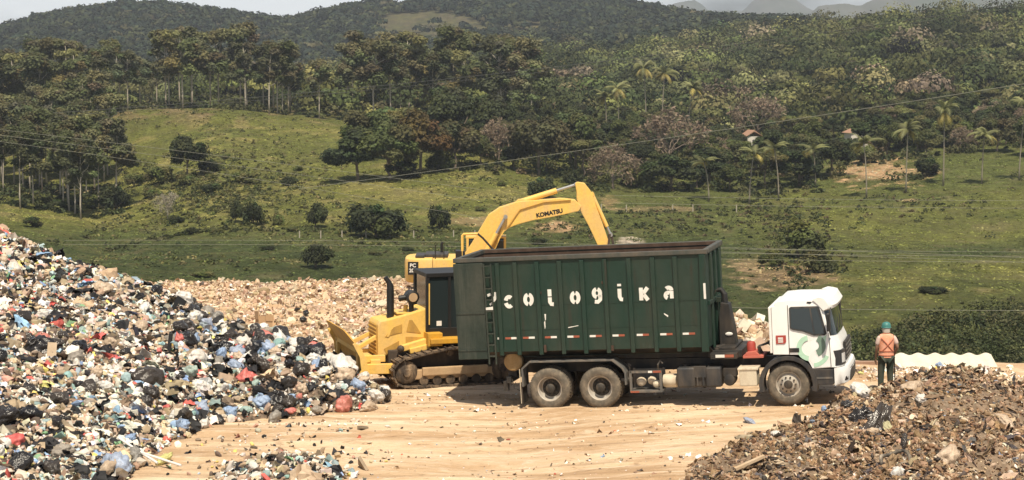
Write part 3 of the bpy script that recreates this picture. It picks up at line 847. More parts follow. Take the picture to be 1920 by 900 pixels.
# grass tufts and weeds on the meadows
sc = Scatter(); ng = 42000
Yg = np.sqrt(fr.uniform(225 ** 2, 570 ** 2, ng)); pg = fr.uniform(-60, 2000, ng); Xg = (pg - 960) / F_PX * Yg
hh = np.where(fbm(Xg / 14, Yg / 14, 3) + fr.normal(size=ng) * .12 > .0, 1.0, .45)
sz = fr.uniform(.05, .22, ng) * hh; Zg = terr(Xg, Yg)
gc = terr_color(Xg, Yg); gc = np.clip(gc * fr.uniform(.8, 2.0, (ng, 1)) * [1.0, 1.02, .95], .01, .5)
Pg = np.stack([Xg, Yg, Zg + sz * .35], 1)
for q in range(3):
    V, F, c_ = leaf_quads(Pg + fr.normal(size=Pg.shape) * [.3, .3, .06], 0.18, gc, fr, 1.4, 1.3)
    sc.raw(V, F, c_)
# weeds: darker taller clumps
nw = 520; Yw = np.sqrt(fr.uniform(240 ** 2, 560 ** 2, nw)); pw = fr.uniform(-40, 1980, nw); Xw = (pw - 960) / F_PX * Yw
kk = fbm(Xw / 25, Yw / 25, 3) > .03; Xw, Yw = Xw[kk], Yw[kk]
dense(np.stack([Xw, Yw, terr(Xw, Yw)], 1), fr.uniform(.3, 1.3, len(Xw)), 26, .22, [(DARK, 2), (MID, 4), (OLIVE, 3), (LIGHT, 1.5)], fr)
ns = 5200; Ys_ = np.sqrt(fr.uniform(300 ** 2, 566 ** 2, ns)); ps = fr.uniform(170, 1130, ns); Xs_ = (ps - 960) / F_PX * Ys_
kk = (fbm(Xs_ / 16 + 3, Ys_ / 16, 3) + fr.normal(size=ns) * .07) > .0; Xs_, Ys_ = Xs_[kk], Ys_[kk]; rs_ = fr.uniform(.25, .95, len(Xs_))
dense(np.stack([Xs_, Ys_, terr(Xs_, Ys_) - rs_ * .45], 1), rs_, 16, .26, [((.17, .165, .06), 5), ((.13, .14, .045), 5), ((.20, .18, .085), 3), (OLIVE, 3), (MID, 1)], fr)
# scrubby hollow left of the middle
ns = 900; ps = fr.normal(size=ns) * 95 + 395; qy = fr.normal(size=ns) * 38 + 365; kk = (qy > 285) & (qy < 440) & (ps > 215) & (ps < 650)
for a_, b_ in zip(ps[kk], qy[kk]):
    X, Y, z = ground_hit(a_, b_); r_ = .3 + 1.25 * fr.random() ** 2.2
    dense(np.array([[X, Y, z - r_ * .2]]), np.array([r_]), 34, .24, [(DARK, 2), (MID, 4), (OLIVE, 4), (LIGHT, 3)], fr)
for cx_, cy_, sx_, sy_, nn_ in ((1492, 428, 42, 26, 260), (1500, 500, 50, 22, 110), (1270, 418, 90, 14, 150), (1420, 395, 50, 14, 90), (1080, 430, 60, 12, 50), (1700, 385, 120, 14, 110)):
    for k in range(nn_):
        X, Y, z = ground_hit(cx_ + fr.normal() * sx_, cy_ + fr.normal() * sy_); r_ = .25 + 1.0 * fr.random() ** 2.2
        dense(np.array([[X, Y, z - r_ * .2]]), np.array([r_]), 32, .22, [(DARK, 4), (MID, 4), (OLIVE, 2), ((.12, .09, .05), 1.5)], fr)
for (x0, y0), (x1, y1), nn_ in [((150, 448), (245, 408), 26), ((190, 474), (330, 442), 34), ((330, 442), (430, 428), 22), ((430, 432), (860, 436), 60), ((0, 478), (150, 448), 14), ((1130, 402), (1340, 396), 40), ((760, 330), (1000, 296), 40)]:
    for k in range(nn_):
        t = fr.random(); X, Y, z = ground_hit(x0 + (x1 - x0) * t + fr.normal() * 4, y0 + (y1 - y0) * t + fr.normal() * 2.0); r_ = .25 + .85 * fr.random() ** 2
        dense(np.array([[X, Y, z - r_ * .2]]), np.array([r_]), 30, .22, [(DARK, 4), (MID, 4), (OLIVE, 2)], fr)
o = link('grass', sc.mesh('grass'), m_leaf)
tag(o, 'rough pasture grass and weeds on the rolling meadows', 'grass', kind='stuff')

# undergrowth at the foot of the woods
sc = Scatter()
nu = 1500; Yu = fr.uniform(438, 620, nu); pu = fr.uniform(820, 2010, nu); Xu = (pu - 960) / F_PX * Yu
ku = (Yu > np.interp(pu, [820, 1000, 1100, 1560, 1600, 1740, 2010], [440, 448, 440, 438, 478, 500, 512])) | ((fr.random(nu) < .12) & (pu > 1150) & (pu < 1760))
Xu, Yu = Xu[ku], Yu[ku]; ru = .6 + 2.3 * fr.random(len(Xu)) ** 2
dense(np.stack([Xu, Yu, terr(Xu, Yu)], 1), ru, 75, .34, [(DARK, 4), (MID, 4), (OLIVE, 3), (LIGHT, 1.2), ((.15, .12, .07), .8)], fr)
nu = 230; Yu = fr.uniform(400, 470, nu); pu = fr.uniform(-60, 225, nu); Xu = (pu - 960) / F_PX * Yu; ru = .5 + 1.6 * fr.random(nu) ** 2
dense(np.stack([Xu, Yu, terr(Xu, Yu)], 1), ru, 60, .30, [(DARK, 4), (MID, 3)], fr)
nu = 300; Yu = fr.uniform(562, 660, nu); pu = fr.uniform(150, 1000, nu); Xu = (pu - 960) / F_PX * Yu; ru = .6 + 2.6 * fr.random(nu) ** 2
dense(np.stack([Xu, Yu + 8, terr(Xu, Yu + 8)], 1), ru, 60, .38, [(DARK, 4), (MID, 3), (OLIVE, 1)], fr)
o = link('undergrowth', sc.mesh('undergrowth'), m_leaf)
tag(o, 'tangled undergrowth along the foot of the woods', 'undergrowth', kind='stuff')

# --- haze: even pale air round camera and scene
hz = MB().box(-9600, 9600, -3100, 8600, -41, 420).build('haze', None)
hm = bpy.data.materials.new('haze'); hm.use_nodes = True; hn = hm.node_tree.nodes; hn.clear()
ho = hn.new('ShaderNodeOutputMaterial'); hv = hn.new('ShaderNodeVolumePrincipled'); hv.inputs['Color'].default_value = (.80, .88, 1.0, 1); hv.inputs['Density'].default_value = 0.00012; hv.inputs['Anisotropy'].default_value = 0.2
hm.node_tree.links.new(hv.outputs[0], ho.inputs['Volume']); hz.data.materials.append(hm); tag(hz, kind='stuff')
# ================================================================== lorry with hook-lift skip
m_white = paint('white_cab_paint', (0.80, 0.80, 0.78), (0.50, 0.42, 0.32), 0.16, 0.35, scale=1.6)
m_green = paint('green_skip_paint', (0.009, 0.032, 0.022), (0.06, 0.058, 0.042), 0.36, 0.5, scale=1.3, wear=(0.07, 0.05, 0.035))
m_green2 = paint('green_worn_door', (0.018, 0.030, 0.023), (0.075, 0.075, 0.058), 0.5, 0.6, scale=2.2, wear=(0.10, 0.10, 0.085))
def streaks(m, col, lo, hi, amount, sc_=(5, 5, .28), dent=True):
    n = m.node_tree.nodes; l = m.node_tree.links; b = n['Principled BSDF']
    src = b.inputs['Base Color'].links[0].from_socket
    v = noise(n, l, 1.0, 8, sc_, 'Object', .7); v2 = noise(n, l, .8, 3)
    mm = n.new('ShaderNodeMath'); mm.operation = 'MULTIPLY'; l.new(ramp(n, l, v, lo, hi, 0, amount), mm.inputs[0]); l.new(ramp(n, l, v2, .4, .6, .15, 1), mm.inputs[1])
    l.new(mixc(n, l, mm.outputs[0], src, col), b.inputs['Base Color'])
    if dent: bump(n, l, b, noise(n, l, 2.6, 3, (1, 1, .7)), .45, .05)
streaks(m_green, (.035, .022, .014), .55, .70, .85); streaks(m_green, (.075, .095, .078), .60, .72, .45, (9, 9, .4), False)
streaks(m_green2, (.10, .10, .08), .5, .7, .6); streaks(m_white, (.42, .34, .25), .60, .75, .35, (6, 6, .5), False)
m_rim = paint('skip_rim_steel', (0.060, 0.066, 0.058), (0.15, 0.115, 0.085), 0.45, 0.6, scale=4, wear=(0.14, 0.13, 0.12))
m_rust = paint('rusty_inside', (0.065, 0.038, 0.026), (0.13, 0.085, 0.058), 0.6, 0.85, scale=3)
m_black = paint('black_frame', (0.018, 0.018, 0.018), (0.17, 0.125, 0.085), 0.25, 0.6, scale=4)
m_plastic = paint('dark_plastic', (0.030, 0.031, 0.033), (0.22, 0.17, 0.12), 0.22, 0.55, scale=5)
m_guard = paint('mudguard', (0.10, 0.10, 0.095), (0.28, 0.22, 0.16), 0.5, 0.6, scale=5)
m_tyre = paint('dusty_tyre', (0.12, 0.105, 0.085), (0.30, 0.245, 0.18), 0.55, 0.9, scale=7, streak=False, spec=0.1)
m_wrim = paint('wheel_rim', (0.42, 0.39, 0.34), (0.40, 0.30, 0.20), 0.5, 0.6, scale=9)
m_hub = paint('dark_hub', (0.03, 0.028, 0.025), (0.2, 0.15, 0.1), 0.3, 0.6, scale=8)
m_cream = paint('cream_box', (0.62, 0.55, 0.42), (0.36, 0.26, 0.17), 0.5, 0.6, scale=6)
m_red = flat('red_paint', (0.36, 0.05, 0.035), 0.6)
m_redpale = flat('faded_red', (0.48, 0.13, 0.09), 0.7)
m_refw = flat('reflector_white', (0.75, 0.73, 0.68), 0.4)
m_refr = flat('reflector_red', (0.32, 0.09, 0.05), 0.4)
m_letter = paint('letter_white', (0.78, 0.77, 0.72), (0.35, 0.33, 0.28), 0.3, 0.6, scale=7)
m_mint = flat('mint_green', (0.45, 0.68, 0.52), 0.4)
m_dkgreen = flat('logo_dark_green', (0.16, 0.24, 0.19), 0.4)
m_glass, n, l, b = newmat('dark_glass'); b.inputs['Base Color'].default_value = (0.02, 0.028, 0.03, 1); b.inputs['Roughness'].default_value = 0.06; b.inputs['Specular IOR Level'].default_value = 0.6
m_lamp, n, l, b = newmat('lamp_glass'); b.inputs['Base Color'].default_value = (0.6, 0.6, 0.58, 1); b.inputs['Roughness'].default_value = 0.12
m_seat = flat('cab_inside', (0.09, 0.09, 0.09), 0.8)

ROOT_T = Vector((0.92, 45.6, -0.21)); ROT_T = (0, -R(3.6), -R(15))
W = 2.42
truck = thing('truck', 'white-cabbed hook-lift lorry carrying the tall green skip', 'truck', ROOT_T, ROT_T)
# chassis
mb = MB()
for y0 in (0.80, 1.50): mb.box(-0.95, 6.85, y0, y0 + .12, .80, 1.08)
for x in (-0.9, 0.65, 2.3, 3.6, 4.7, 5.5): mb.box(x, x + .12, .92, 1.5, .84, 1.02)
mb.box(-0.25, .25, .5, 1.9, .42, .6); mb.box(1.02, 1.52, .5, 1.9, .42, .6); mb.box(5.65, 6.15, .5, 1.9, .36, .52)
mb.tube([(0, .35, .49), (0, 2.0, .49)], .09); mb.tube([(1.28, .35, .49), (1.28, 2.0, .49)], .09)
mb.build('chassis_frame', m_black, truck, .008)
mb = MB()
for y0 in (.74, 1.54): mb.box(-1.0, 4.75, y0, y0 + .14, 1.10, 1.24)
for x in (-.9, .3, 1.7, 3.1, 4.45): mb.box(x, x + .16, .88, 1.54, 1.12, 1.23)
mb.box(3.95, 4.78, .38, 2.05, 1.13, 1.30); mb.box(4.05, 4.70, .10, .38, 1.13, 1.27); mb.box(4.2, 4.6, .5, 1.9, 1.30, 1.36)
mb.build('lift_frame', m_black, truck, .012)
mb = MB().box(4.18, 4.40, .092, .097, 1.17, 1.24); mb.build('reflector', m_refw, truck)
mb = MB().box(4.40, 4.62, .092, .097, 1.17, 1.24); mb.build('reflector', m_refr, truck)
# hook arm
mb = MB(); mb.prism([(4.16, 1.30), (4.56, 1.30), (4.52, 1.75), (4.42, 2.36), (4.22, 2.40), (4.17, 2.0)], .98, 1.42)
mb.tube([(4.30, 1.2, 2.36), (4.30, 1.2, 2.58), (4.22, 1.2, 2.70), (4.10, 1.2, 2.68), (4.06, 1.2, 2.58)], [.09, .08, .07, .06, .05], 8)
hk = mb.build('hook_arm', m_black, truck, .02)
mb = MB().tube([(3.0, .92, 1.14), (4.3, .92, 1.32)], .07, 10); mb.tube([(3.0, 1.48, 1.14), (4.3, 1.48, 1.32)], .07, 10)
mb.build('hydraulic_cylinder', m_black, truck)
mb = MB().ball((4.40, .97, 1.62), .06, 2, (1.6, .4, .8)); mb.build('marker_lamp', m_refw, truck)
# hydraulic tank and red bits behind the cab
mb = MB().box(4.80, 5.30, .35, 1.1, 1.10, 1.16); mb.prism([(4.82, 1.16), (5.2, 1.16), (5.1, 1.26), (4.9, 1.24)], .4, .9)
mb.build('pump_bracket', m_redpale, truck, .01)
mb = MB().lathe([(.01, 1.16), (.11, 1.17), (.11, 1.42), (.08, 1.47), (.01, 1.48)], (4.98, .62, 0), 'z', 16)
mb.build('red_canister', m_red, truck, smooth=True)
mb = MB(); 
for i in range(4): mb.tube([(5.2 + .02 * i, .5 + .1 * i, 1.1), (5.15, .5 + .1 * i, 1.35), (5.4, .55 + .1 * i, 1.42), (5.52, .6 + .1 * i, 1.3)], .018, 6)
mb.build('air_hoses', m_black, truck)
# fuel tank
def rbox(x0, x1, y0, y1, z0, z1, r, seg=3):
    return MB().box(x0, x1, y0, y1, z0, z1), r
ft = MB().box(3.22, 3.66, .03, .62, .46, .95).box(3.92, 4.30, .03, .62, .46, .95).box(3.60, 3.98, .10, .6, .46, .88).build('fuel_tank', m_plastic, truck, .055, 3, True)
MB().box(3.64, 3.94, .05, .10, .70, .98).box(3.70, 3.74, .03, .05, .5, .72).box(3.84, 3.88, .03, .05, .5, .72).build('tank_step', m_plastic, ft, .012)
mb = MB(); mb.lathe([(.01, .95), (.06, .95), (.06, 1.0), (.01, 1.01)], (3.4, .3, 0), 'z', 12); mb.build('tank_cap', m_black, ft)
mb = MB(); mb.lathe([(.01, .08), (.13, .1), (.15, .16), (.15, .5), (.1, .55)], (4.48, 0, .62), 'y', 18); mb.box(4.34, 4.66, .12, .4, .70, .90)
mb.build('air_dryer', m_black, truck, .01)
mb = MB().box(4.74, 5.16, .03, .55, .47, .90); bb = mb.build('battery_box', m_cream, truck, .03, 2)
MB().box(4.70, 5.20, .01, .57, .86, .915).build('lid', m_cream, bb, .015)
# tool cage between the axles
mb = MB()
for x in (2.08, 2.82): mb.box(x - .03, x + .03, .03, .09, .38, .90); mb.box(x - .03, x + .03, .5, .56, .38, .90)
mb.box(2.05, 2.85, .03, .09, .84, .90); mb.box(2.05, 2.85, .03, .56, .36, .41); mb.box(2.05, 2.85, .54, .56, .4, .88); mb.box(1.80, 2.08, .2, .3, .62, .70)
tb = mb.build('tool_cage', m_guard, truck, .006)
mb = MB().ball((2.30, .25, .60), .13, 2, (1, .8, .9)).ball((2.56, .28, .62), .11, 2).ball((2.68, .2, .55), .10, 2); mb.build('jerrycan', m_cream, tb)
MB().box(2.52, 2.62, .024, .029, .845, .895).build('reflector', m_refw, tb); MB().box(2.64, 2.84, .024, .029, .845, .895).build('reflector', m_refr, tb)
MB().box(2.06, 2.28, .024, .029, .362, .408).build('reflector', m_refr, tb)
mb = MB().lathe([(.01, 2.82), (.15, 2.84), (.17, 2.90), (.17, 3.16), (.13, 3.20), (.01, 3.21)], (0, .34, .60), 'x', 16); mb.build('air_tank', m_cream, truck, smooth=True)
mb = MB().tube([(2.72, .3, .9), (2.74, .2, 1.02), (2.80, .2, 1.12), (2.86, .2, 1.05)], .022, 6).tube([(2.02, .3, .9), (2.0, .25, 1.05), (2.06, .25, 1.0)], .02, 6); mb.build('valve_handle', m_guard, truck)
# rear mudguard
path = [(-.66, .56), (-.66, 1.02), (-.45, 1.20), (1.66, 1.20), (1.90, 1.0), (1.98, .86), (1.98, .56)]
for ya, yb in ((.0, .52), (1.90, 2.42)):
    mb = MB()
    out = [(x, z) for x, z in path]; inn = [(-.615, .56), (-.615, 1.0), (-.43, 1.155), (1.64, 1.155), (1.865, .97), (1.935, .85), (1.935, .56)]
    rings = []
    mb.loft([[(o_[0], ya, o_[1]), (o_[0], yb, o_[1]), (i_[0], yb, i_[1]), (i_[0], ya, i_[1])] for o_, i_ in zip(out, inn)])
    mg = mb.build('mudguard', m_guard, truck, .008)
mb = MB().box(-.70, -.665, .03, .5, .14, .60); mb.build('mud_flap', m_black, truck)
MB().box(-.715, -.70, .03, .06, .14, 1.0).build('flap_edge', m_cream, truck)
# rear end
mb = MB().box(-1.12, -1.0, .25, 2.15, .62, .78).box(-1.12, -.9, .45, .6, .75, 1.1).box(-1.12, -.9, 1.8, 1.95, .75, 1.1); mb.build('rear_bumper', m_black, truck, .01)
mb = MB().tube([(-1.0, .35, .72), (-.95, .3, .5), (-.8, .3, .42), (-.7, .3, .5)], .015, 6).box(-1.22, -1.1, .3, .42, .42, .66); mb.build('tow_hose', m_black, truck)
mb = MB().lathe([(.01, .22), (.20, .22), (.235, .25), (.235, .42), (.1, .44)], (-.92, 0, 1.16), 'y', 22); mb.build('rear_roller', paint('roller_dust', (.30, .20, .09), (.42, .30, .17), .6, .8, scale=6), truck, smooth=True)

def wheel(x, z, rad, wdt, y_out, sgn, front, parent):
    """wheel whose outer face is at y_out; sgn +1: outer side faces -y (the near side)"""
    g = thing('wheel', None, None, (x, y_out, z)); g.parent = parent
    s_ = sgn; a = rad
    prof = [(a * .60, .02), (a * .66, .005), (a * .80, .0), (a * .92, .012), (a * .985, .04), (a, .07), (a, wdt - .07), (a * .985, wdt - .04), (a * .92, wdt - .01), (a * .66, wdt), (a * .6, wdt - .02), (a * .6, .02)]
    mb = MB(); mb.lathe([(r_, h * s_) for r_, h in prof], (0, 0, 0), 'y', 44)
    for f in list(mb.bm.faces):
        if len(f.verts) > 4: mb.bm.faces.remove(f)
    for i in range(44):    # tread blocks
        an = 2 * PI * i / 44
        M = Matrix.Rotation(-an, 4, 'Y')
        for h0, h1 in ((.07, .13), (wdt / 2 - .03, wdt / 2 + .03), (wdt - .13, wdt - .07)):
            mb.box(a - .004, a + .012, min(h0 * s_, h1 * s_), max(h0 * s_, h1 * s_), -.022, .022, M)
    mb.build('tyre', m_tyre, g, smooth=True)
    mb = MB()
    if front: prof = [(a * .62, .018), (a * .60, .03), (a * .565, .035), (a * .55, .09), (a * .52, .10), (a * .40, .06), (a * .38, .015), (a * .30, -.01)]
    else: prof = [(a * .62, .018), (a * .595, .02), (a * .565, .035), (a * .54, .16), (a * .50, .21), (a * .2, .23)]
    mb.lathe([(r_, h * s_) for r_, h in prof], (0, 0, 0), 'y', 36)
    for f in list(mb.bm.faces):
        if len(f.verts) > 4: mb.bm.faces.remove(f)
    mb.build('rim', m_wrim, g, smooth=True)
    mb = MB()
    if front:
        mb.lathe([(a * .31, -.008 * s_), (a * .24, -.02 * s_), (a * .20, -.03 * s_)], (0, 0, 0), 'y', 24)
        mb.build('hub_ring', m_wrim, g, smooth=True); mb = MB()
        mb.lathe([(a * .21, -.028 * s_), (a * .19, -.07 * s_), (a * .12, -.08 * s_), (.005, -.082 * s_)], (0, 0, 0), 'y', 20)
        for i in range(10): an = 2 * PI * i / 10; mb.lathe([(.022, -.0 * s_), (.022, -.045 * s_), (.002, -.047 * s_)], (a * .34 * math.cos(an), 0.01 * s_, a * .34 * math.sin(an)), 'y', 7)
    else:
        mb.lathe([(a * .46, .222 * s_), (a * .42, .205 * s_), (a * .25, .20 * s_), (a * .22, .07 * s_), (a * .17, .055 * s_), (.005, .05 * s_)], (0, 0, 0), 'y', 24)
        for i in range(10): an = 2 * PI * i / 10; mb.lathe([(.022, .205 * s_), (.022, .16 * s_), (.002, .158 * s_)], (a * .34 * math.cos(an), 0, a * .34 * math.sin(an)), 'y', 7)
    mb.build('hub', m_hub, g, smooth=True)
    return g
for x in (.03, 1.30):
    wheel(x, .495, .51, .29, .02, 1, False, truck); wheel(x, .495, .51, .28, .34, 1, False, truck)
    wheel(x, .495, .51, .29, W - .02, -1, False, truck); wheel(x, .495, .51, .28, W - .34, -1, False, truck)
wheel(5.90, .495, .505, .30, .06, 1, True, truck); wheel(5.90, .495, .505, .30, W - .06, -1, True, truck)
# front fender arches
def arch(y0, y1):
    mb = MB(); n_ = 14; cx, cz = 5.90, .50; rings = []
    for i in range(n_ + 1):
        a = R(196) - R(212) * i / n_
        ro, ri = .70, .585
        rings.append([(cx + ro * math.cos(a), y0, cz + ro * math.sin(a) * .98), (cx + ro * math.cos(a), y1, cz + ro * math.sin(a) * .98), (cx + ri * math.cos(a), y1, cz + ri * math.sin(a)), (cx + ri * math.cos(a), y0, cz + ri * math.sin(a))])
    mb.loft(rings); return mb
arch(0.0, .45).build('wheel_arch', m_plastic, truck, .01); arch(W - .45, W).build('wheel_arch', m_plastic, truck, .01)

# ---- cab
cab = thing('cab', None, None); cab.parent = truck
prof = [(5.57, 1.22, 0), (5.57, 2.37, 0), (5.65, 2.38, 0), (5.66, 2.44, 0), (5.73, 2.49, 0), (6.06, 2.51, .1), (6.76, 2.50, .5), (6.90, 2.46, .9), (6.95, 2.38, 1), (7.03, 1.95, 1), (7.10, 1.62, 1), (7.17, 1.45, 1), (7.25, 1.10, 1), (7.24, .88, 1), (6.55, .86, .2), (6.42, 1.02, 0), (6.26, 1.20, 0)]
def yd(y):
    t = min(y, W - y); return .30 * math.exp(-t / .10) + .05 * math.exp(-t / .5)
def yin(y):            # roof and sides lean in a touch
    return y
ys = [.03, .05, .09, .15, .25, .45, .8, 1.21, 1.62, 1.97, 2.17, 2.27, 2.33, 2.37, 2.39]
def cabx(x, wgt, y): return x - wgt * yd(y)
def tuck(y, z):        # sides lean in towards the roof
    k = max(0, z - 1.6) * .06; c_ = W / 2
    return c_ + (y - c_) * (1 - k)
rings = []
for y in ys:
    e = .03 if y in (ys[0], ys[-1]) else (.008 if y in (ys[1], ys[-2]) else 0)
    cxm, czm = 6.4, 1.8
    rings.append([(cabx(x, w_, y) + (cxm - x) * e * .5, tuck(y, z), z + (czm - z) * e * .5) for x, z, w_ in prof])
MB().loft(rings).build('cab_shell', m_white, cab, smooth=True)
# windscreen: follows the same front, 6 mm proud
rings = []
for y in [.09, .15, .25, .45, .8, 1.21, 1.62, 1.97, 2.17, 2.27, 2.33]:
    rings.append([(cabx(x, 1, y) + .012, tuck(y, z), z) for x, z in ((6.955, 2.36), (6.985, 2.2), (7.032, 1.95), (7.095, 1.64))] + [(cabx(x, 1, y) - .02, tuck(y, z), z) for x, z in ((7.095, 1.64), (7.032, 1.95), (6.985, 2.2), (6.955, 2.36))])
ws = MB().loft(rings).build('windscreen', m_glass, cab, smooth=True)
MB().bar((7.09, .4, 1.70), (7.03, 1.1, 1.95), .02, .02).bar((7.12, 1.2, 1.70), (7.05, 1.9, 1.95), .02, .02).build('wiper', m_black, ws)
# side windows
for yy, s_ in ((.0, 1), (W, -1)):
    def side(pts, dy, th, name, mat, par, bev=0.0):
        mb = MB(); a = []; b_ = []
        for x, z in pts:
            y0 = tuck(.03, z); y0 = y0 if s_ > 0 else W - y0
            a.append((x, y0 - dy * s_, z)); b_.append((x, y0 + (th - dy) * s_, z))
        V1 = mb._v(a); V2 = mb._v(b_); n_ = len(a); mb.bm.faces.new(V1); mb.bm.faces.new(V2[::-1])
        for i in range(n_): mb.bm.faces.new([V1[(i + 1) % n_], V1[i], V2[i], V2[(i + 1) % n_]])
        return mb.build(name, mat, par, bev)
    dr = side([(5.98, 1.02 + .22), (5.98, 2.38), (6.72, 2.38), (6.90, 1.72), (6.92, .90), (6.56, .90), (6.44, 1.06), (6.28, 1.23)], .004, .03, 'door', m_white, cab)
    side([(6.00, 1.84), (6.00, 2.32), (6.04, 2.35), (6.68, 2.35), (6.72, 2.31), (6.865, 1.70), (6.82, 1.655), (6.56, 1.655), (6.30, 1.76), (6.07, 1.80)], .014, .02, 'window_frame', m_plastic, dr)
    win = side([(6.03, 1.86), (6.03, 2.31), (6.66, 2.31), (6.81, 1.70), (6.57, 1.69), (6.31, 1.79), (6.09, 1.83)], .018, .02, 'side_window', m_glass, dr)
    side([(6.56, 1.70), (6.48, 2.31), (6.51, 2.31), (6.59, 1.70)], .022, .02, 'window_bar', m_plastic, dr)
    side([(5.97, 1.27), (5.97, 1.37), (6.20, 1.37), (6.20, 1.27)], .02, .03, 'handle', m_black, dr, .008)
    side([(6.50, .47), (6.44, .62), (6.50, .86), (6.98, .85), (6.98, .47)], .002, .5, 'step_panel', m_plastic, cab, .02)
    side([(6.52, .62), (6.52, .66), (6.96, .66), (6.96, .62)], .012, .02, 'step_edge', m_guard, cab)
    side([(5.66, 1.48), (5.66, 1.68), (5.90, 1.68), (5.90, 1.52), (5.86, 1.48)], .008, .01, 'red_badge', m_red, cab)
    def arc(cx, cz, r0, r1, a0, a1, n_=12):
        return [(cx + r1 * math.cos(R(a0 + (a1 - a0) * i / n_)), cz + r1 * math.sin(R(a0 + (a1 - a0) * i / n_))) for i in range(n_ + 1)] + [(cx + r0 * math.cos(R(a1 - (a1 - a0) * i / n_)), cz + r0 * math.sin(R(a1 - (a1 - a0) * i / n_))) for i in range(n_ + 1)]
    side(arc(6.45, 1.36, .19, .31, 100, 262), .008, .01, 'logo_stroke', m_mint, dr)
    side(arc(6.55, 1.42, .12, .28, -70, 62), .009, .01, 'logo_stroke', m_dkgreen if s_ > 0 else m_mint, dr)
    side(arc(6.52, 1.30, .30, .40, -88, -22), .0085, .01, 'logo_stroke', m_mint, dr)
    side([(6.70, 1.45), (6.78, 1.62), (6.86, 1.66), (6.80, 1.38), (6.66, 1.20), (6.60, 1.22)], .0075, .01, 'logo_stroke', m_mint, dr)
    side([(5.955, 1.22), (5.955, 2.39), (5.972, 2.39), (5.972, 1.22)], .003, .01, 'door_gap', m_black, cab)
    side([(6.905, 1.72), (6.925, .90), (6.94, .90), (6.92, 1.72)], .005, .01, 'door_gap', m_black, cab)
    if s_ > 0:
        for q in range(3): side([(5.71, 1.63 - q * .045), (5.83, 1.63 - q * .045), (5.83, 1.60 - q * .045), (5.71, 1.60 - q * .045)], .012, .01, 'badge_mark', m_refw, cab)
        side([(6.42, 2.43), (6.50, 2.41), (6.54, 2.44), (6.52, 2.46), (6.43, 2.46)], .01, .02, 'roof_lamp', m_black, cab)
# rear side panel gap
MB().box(5.50, 5.565, .08, W - .08, 1.25, 2.35).build('rear_fairing', m_white, cab, .015)
# sun visor
rings = []
for y in [.06, .1, .2, .5, 1.21, 1.92, 2.22, 2.32, 2.36]:
    d_ = yd(y) * .9
    rings.append([(x - d_, y, z) for x, z in ((6.74, 2.51), (6.90, 2.56), (7.02, 2.53), (7.12, 2.36), (7.09, 2.28), (6.99, 2.24), (6.93, 2.32), (6.82, 2.44))])
MB().loft(rings).build('sun_visor', m_white, cab, smooth=True)
# grille, headlamps, bumper
def front_strip(z0, z1, y0, y1, off, name, mat, x0=7.245, par=cab):
    rings = []
    for i in range(9):
        y = y0 + (y1 - y0) * i / 8; xx = cabx(x0, 1, y) + off
        rings.append([(xx, y, z0), (xx, y, z1), (xx - .06, y, z1), (xx - .06, y, z0)])
    return MB().loft(rings).build(name, mat, par)
front_strip(.98, 1.42, .55, W - .55, .02, 'grille', m_black)
for k in range(4): front_strip(1.02 + k * .10, 1.05 + k * .10, .56, W - .56, .035, 'grille_bar', m_guard)
for y0, y1 in ((.06, .46), (W - .46, W - .06)):
    h_ = front_strip(.92, 1.28, y0, y1, .02, 'headlight', m_plastic)
    front_strip(.98, 1.20, y0 + .12, y1 - .10, .03, 'lens', m_lamp, par=h_)
rings = []
for y in [.03, .06, .12, .25, .5, 1.21, 1.92, 2.17, 2.30, 2.36, 2.39]:
    d_ = yd(y) * .9
    rings.append([(x - d_ * (1 if x > 7.1 else .0), y, z) for x, z in ((7.0, .86), (7.32, .88), (7.36, .78), (7.33, .50), (7.24, .44), (7.0, .44))])
bu = MB().loft(rings).build('bumper', m_white, cab, smooth=True)
for y0, y1 in ((.07, .30), (W - .30, W - .07)): front_strip(.56, .74, y0, y1, -.02, 'fog_lamp', m_black, 7.365, bu)
front_strip(.50, .80, .5, W - .5, .012, 'bumper_grille', m_black, 7.345, bu)
# mirrors
for s_, yb in ((1, .0), (-1, W)):
    mb = MB().tube([(6.98, yb + .08 * s_, 2.3), (6.98, yb - .16 * s_, 2.28), (6.95, yb - .18 * s_, 1.8), (6.96, yb + .04 * s_, 1.66)], .016, 6)
    mr = mb.build('mirror_arm', m_black, cab)
    MB().box(6.90, 6.98, min(yb - .30 * s_, yb - .08 * s_), max(yb - .30 * s_, yb - .08 * s_), 1.78, 2.20).build('mirror', m_black, mr, .03, 3)

# ---- the skip on its back
skip = thing('skip_container', 'tall dark green open skip with white letters, riding on the lorry', 'skip', ROOT_T, ROT_T)
X0, X1, Y0_, Y1_, ZB, ZT = -2.18, 4.07, 0.0, W, 1.45, 3.70
mb = MB()
mb.box(X0, X1, Y0_, Y0_ + .05, ZB, ZT); mb.box(X0, X1, Y1_ - .05, Y1_, ZB, ZT); mb.box(X1 - .05, X1, Y0_ + .05, Y1_ - .05, ZB, ZT); mb.box(X0, X0 + .05, Y0_ + .05, Y1_ - .05, ZB, ZT)
mb.prism([(X0, 1.25), (X1, 1.25), (X1, 1.30), (X0, 1.30)], .45, W - .45)
mb.build('skip_walls', m_green, skip)
mb = MB()     # slanted lower flanks and floor beams
mb.prism([(Y0_ + .002, ZB), (Y0_ + .05, ZB), (.47, 1.31), (.45, 1.26)], X0, X1, 'yz'); mb.prism([(W - .002, ZB), (W - .05, ZB), (W - .47, 1.31), (W - .45, 1.26)], X0, X1, 'yz')
mb.box(X0 + .02, X1 - .02, .88, 1.0, 1.245, 1.26)
mb.build('under_flank', m_black, skip)
mb = MB()     # inner lining
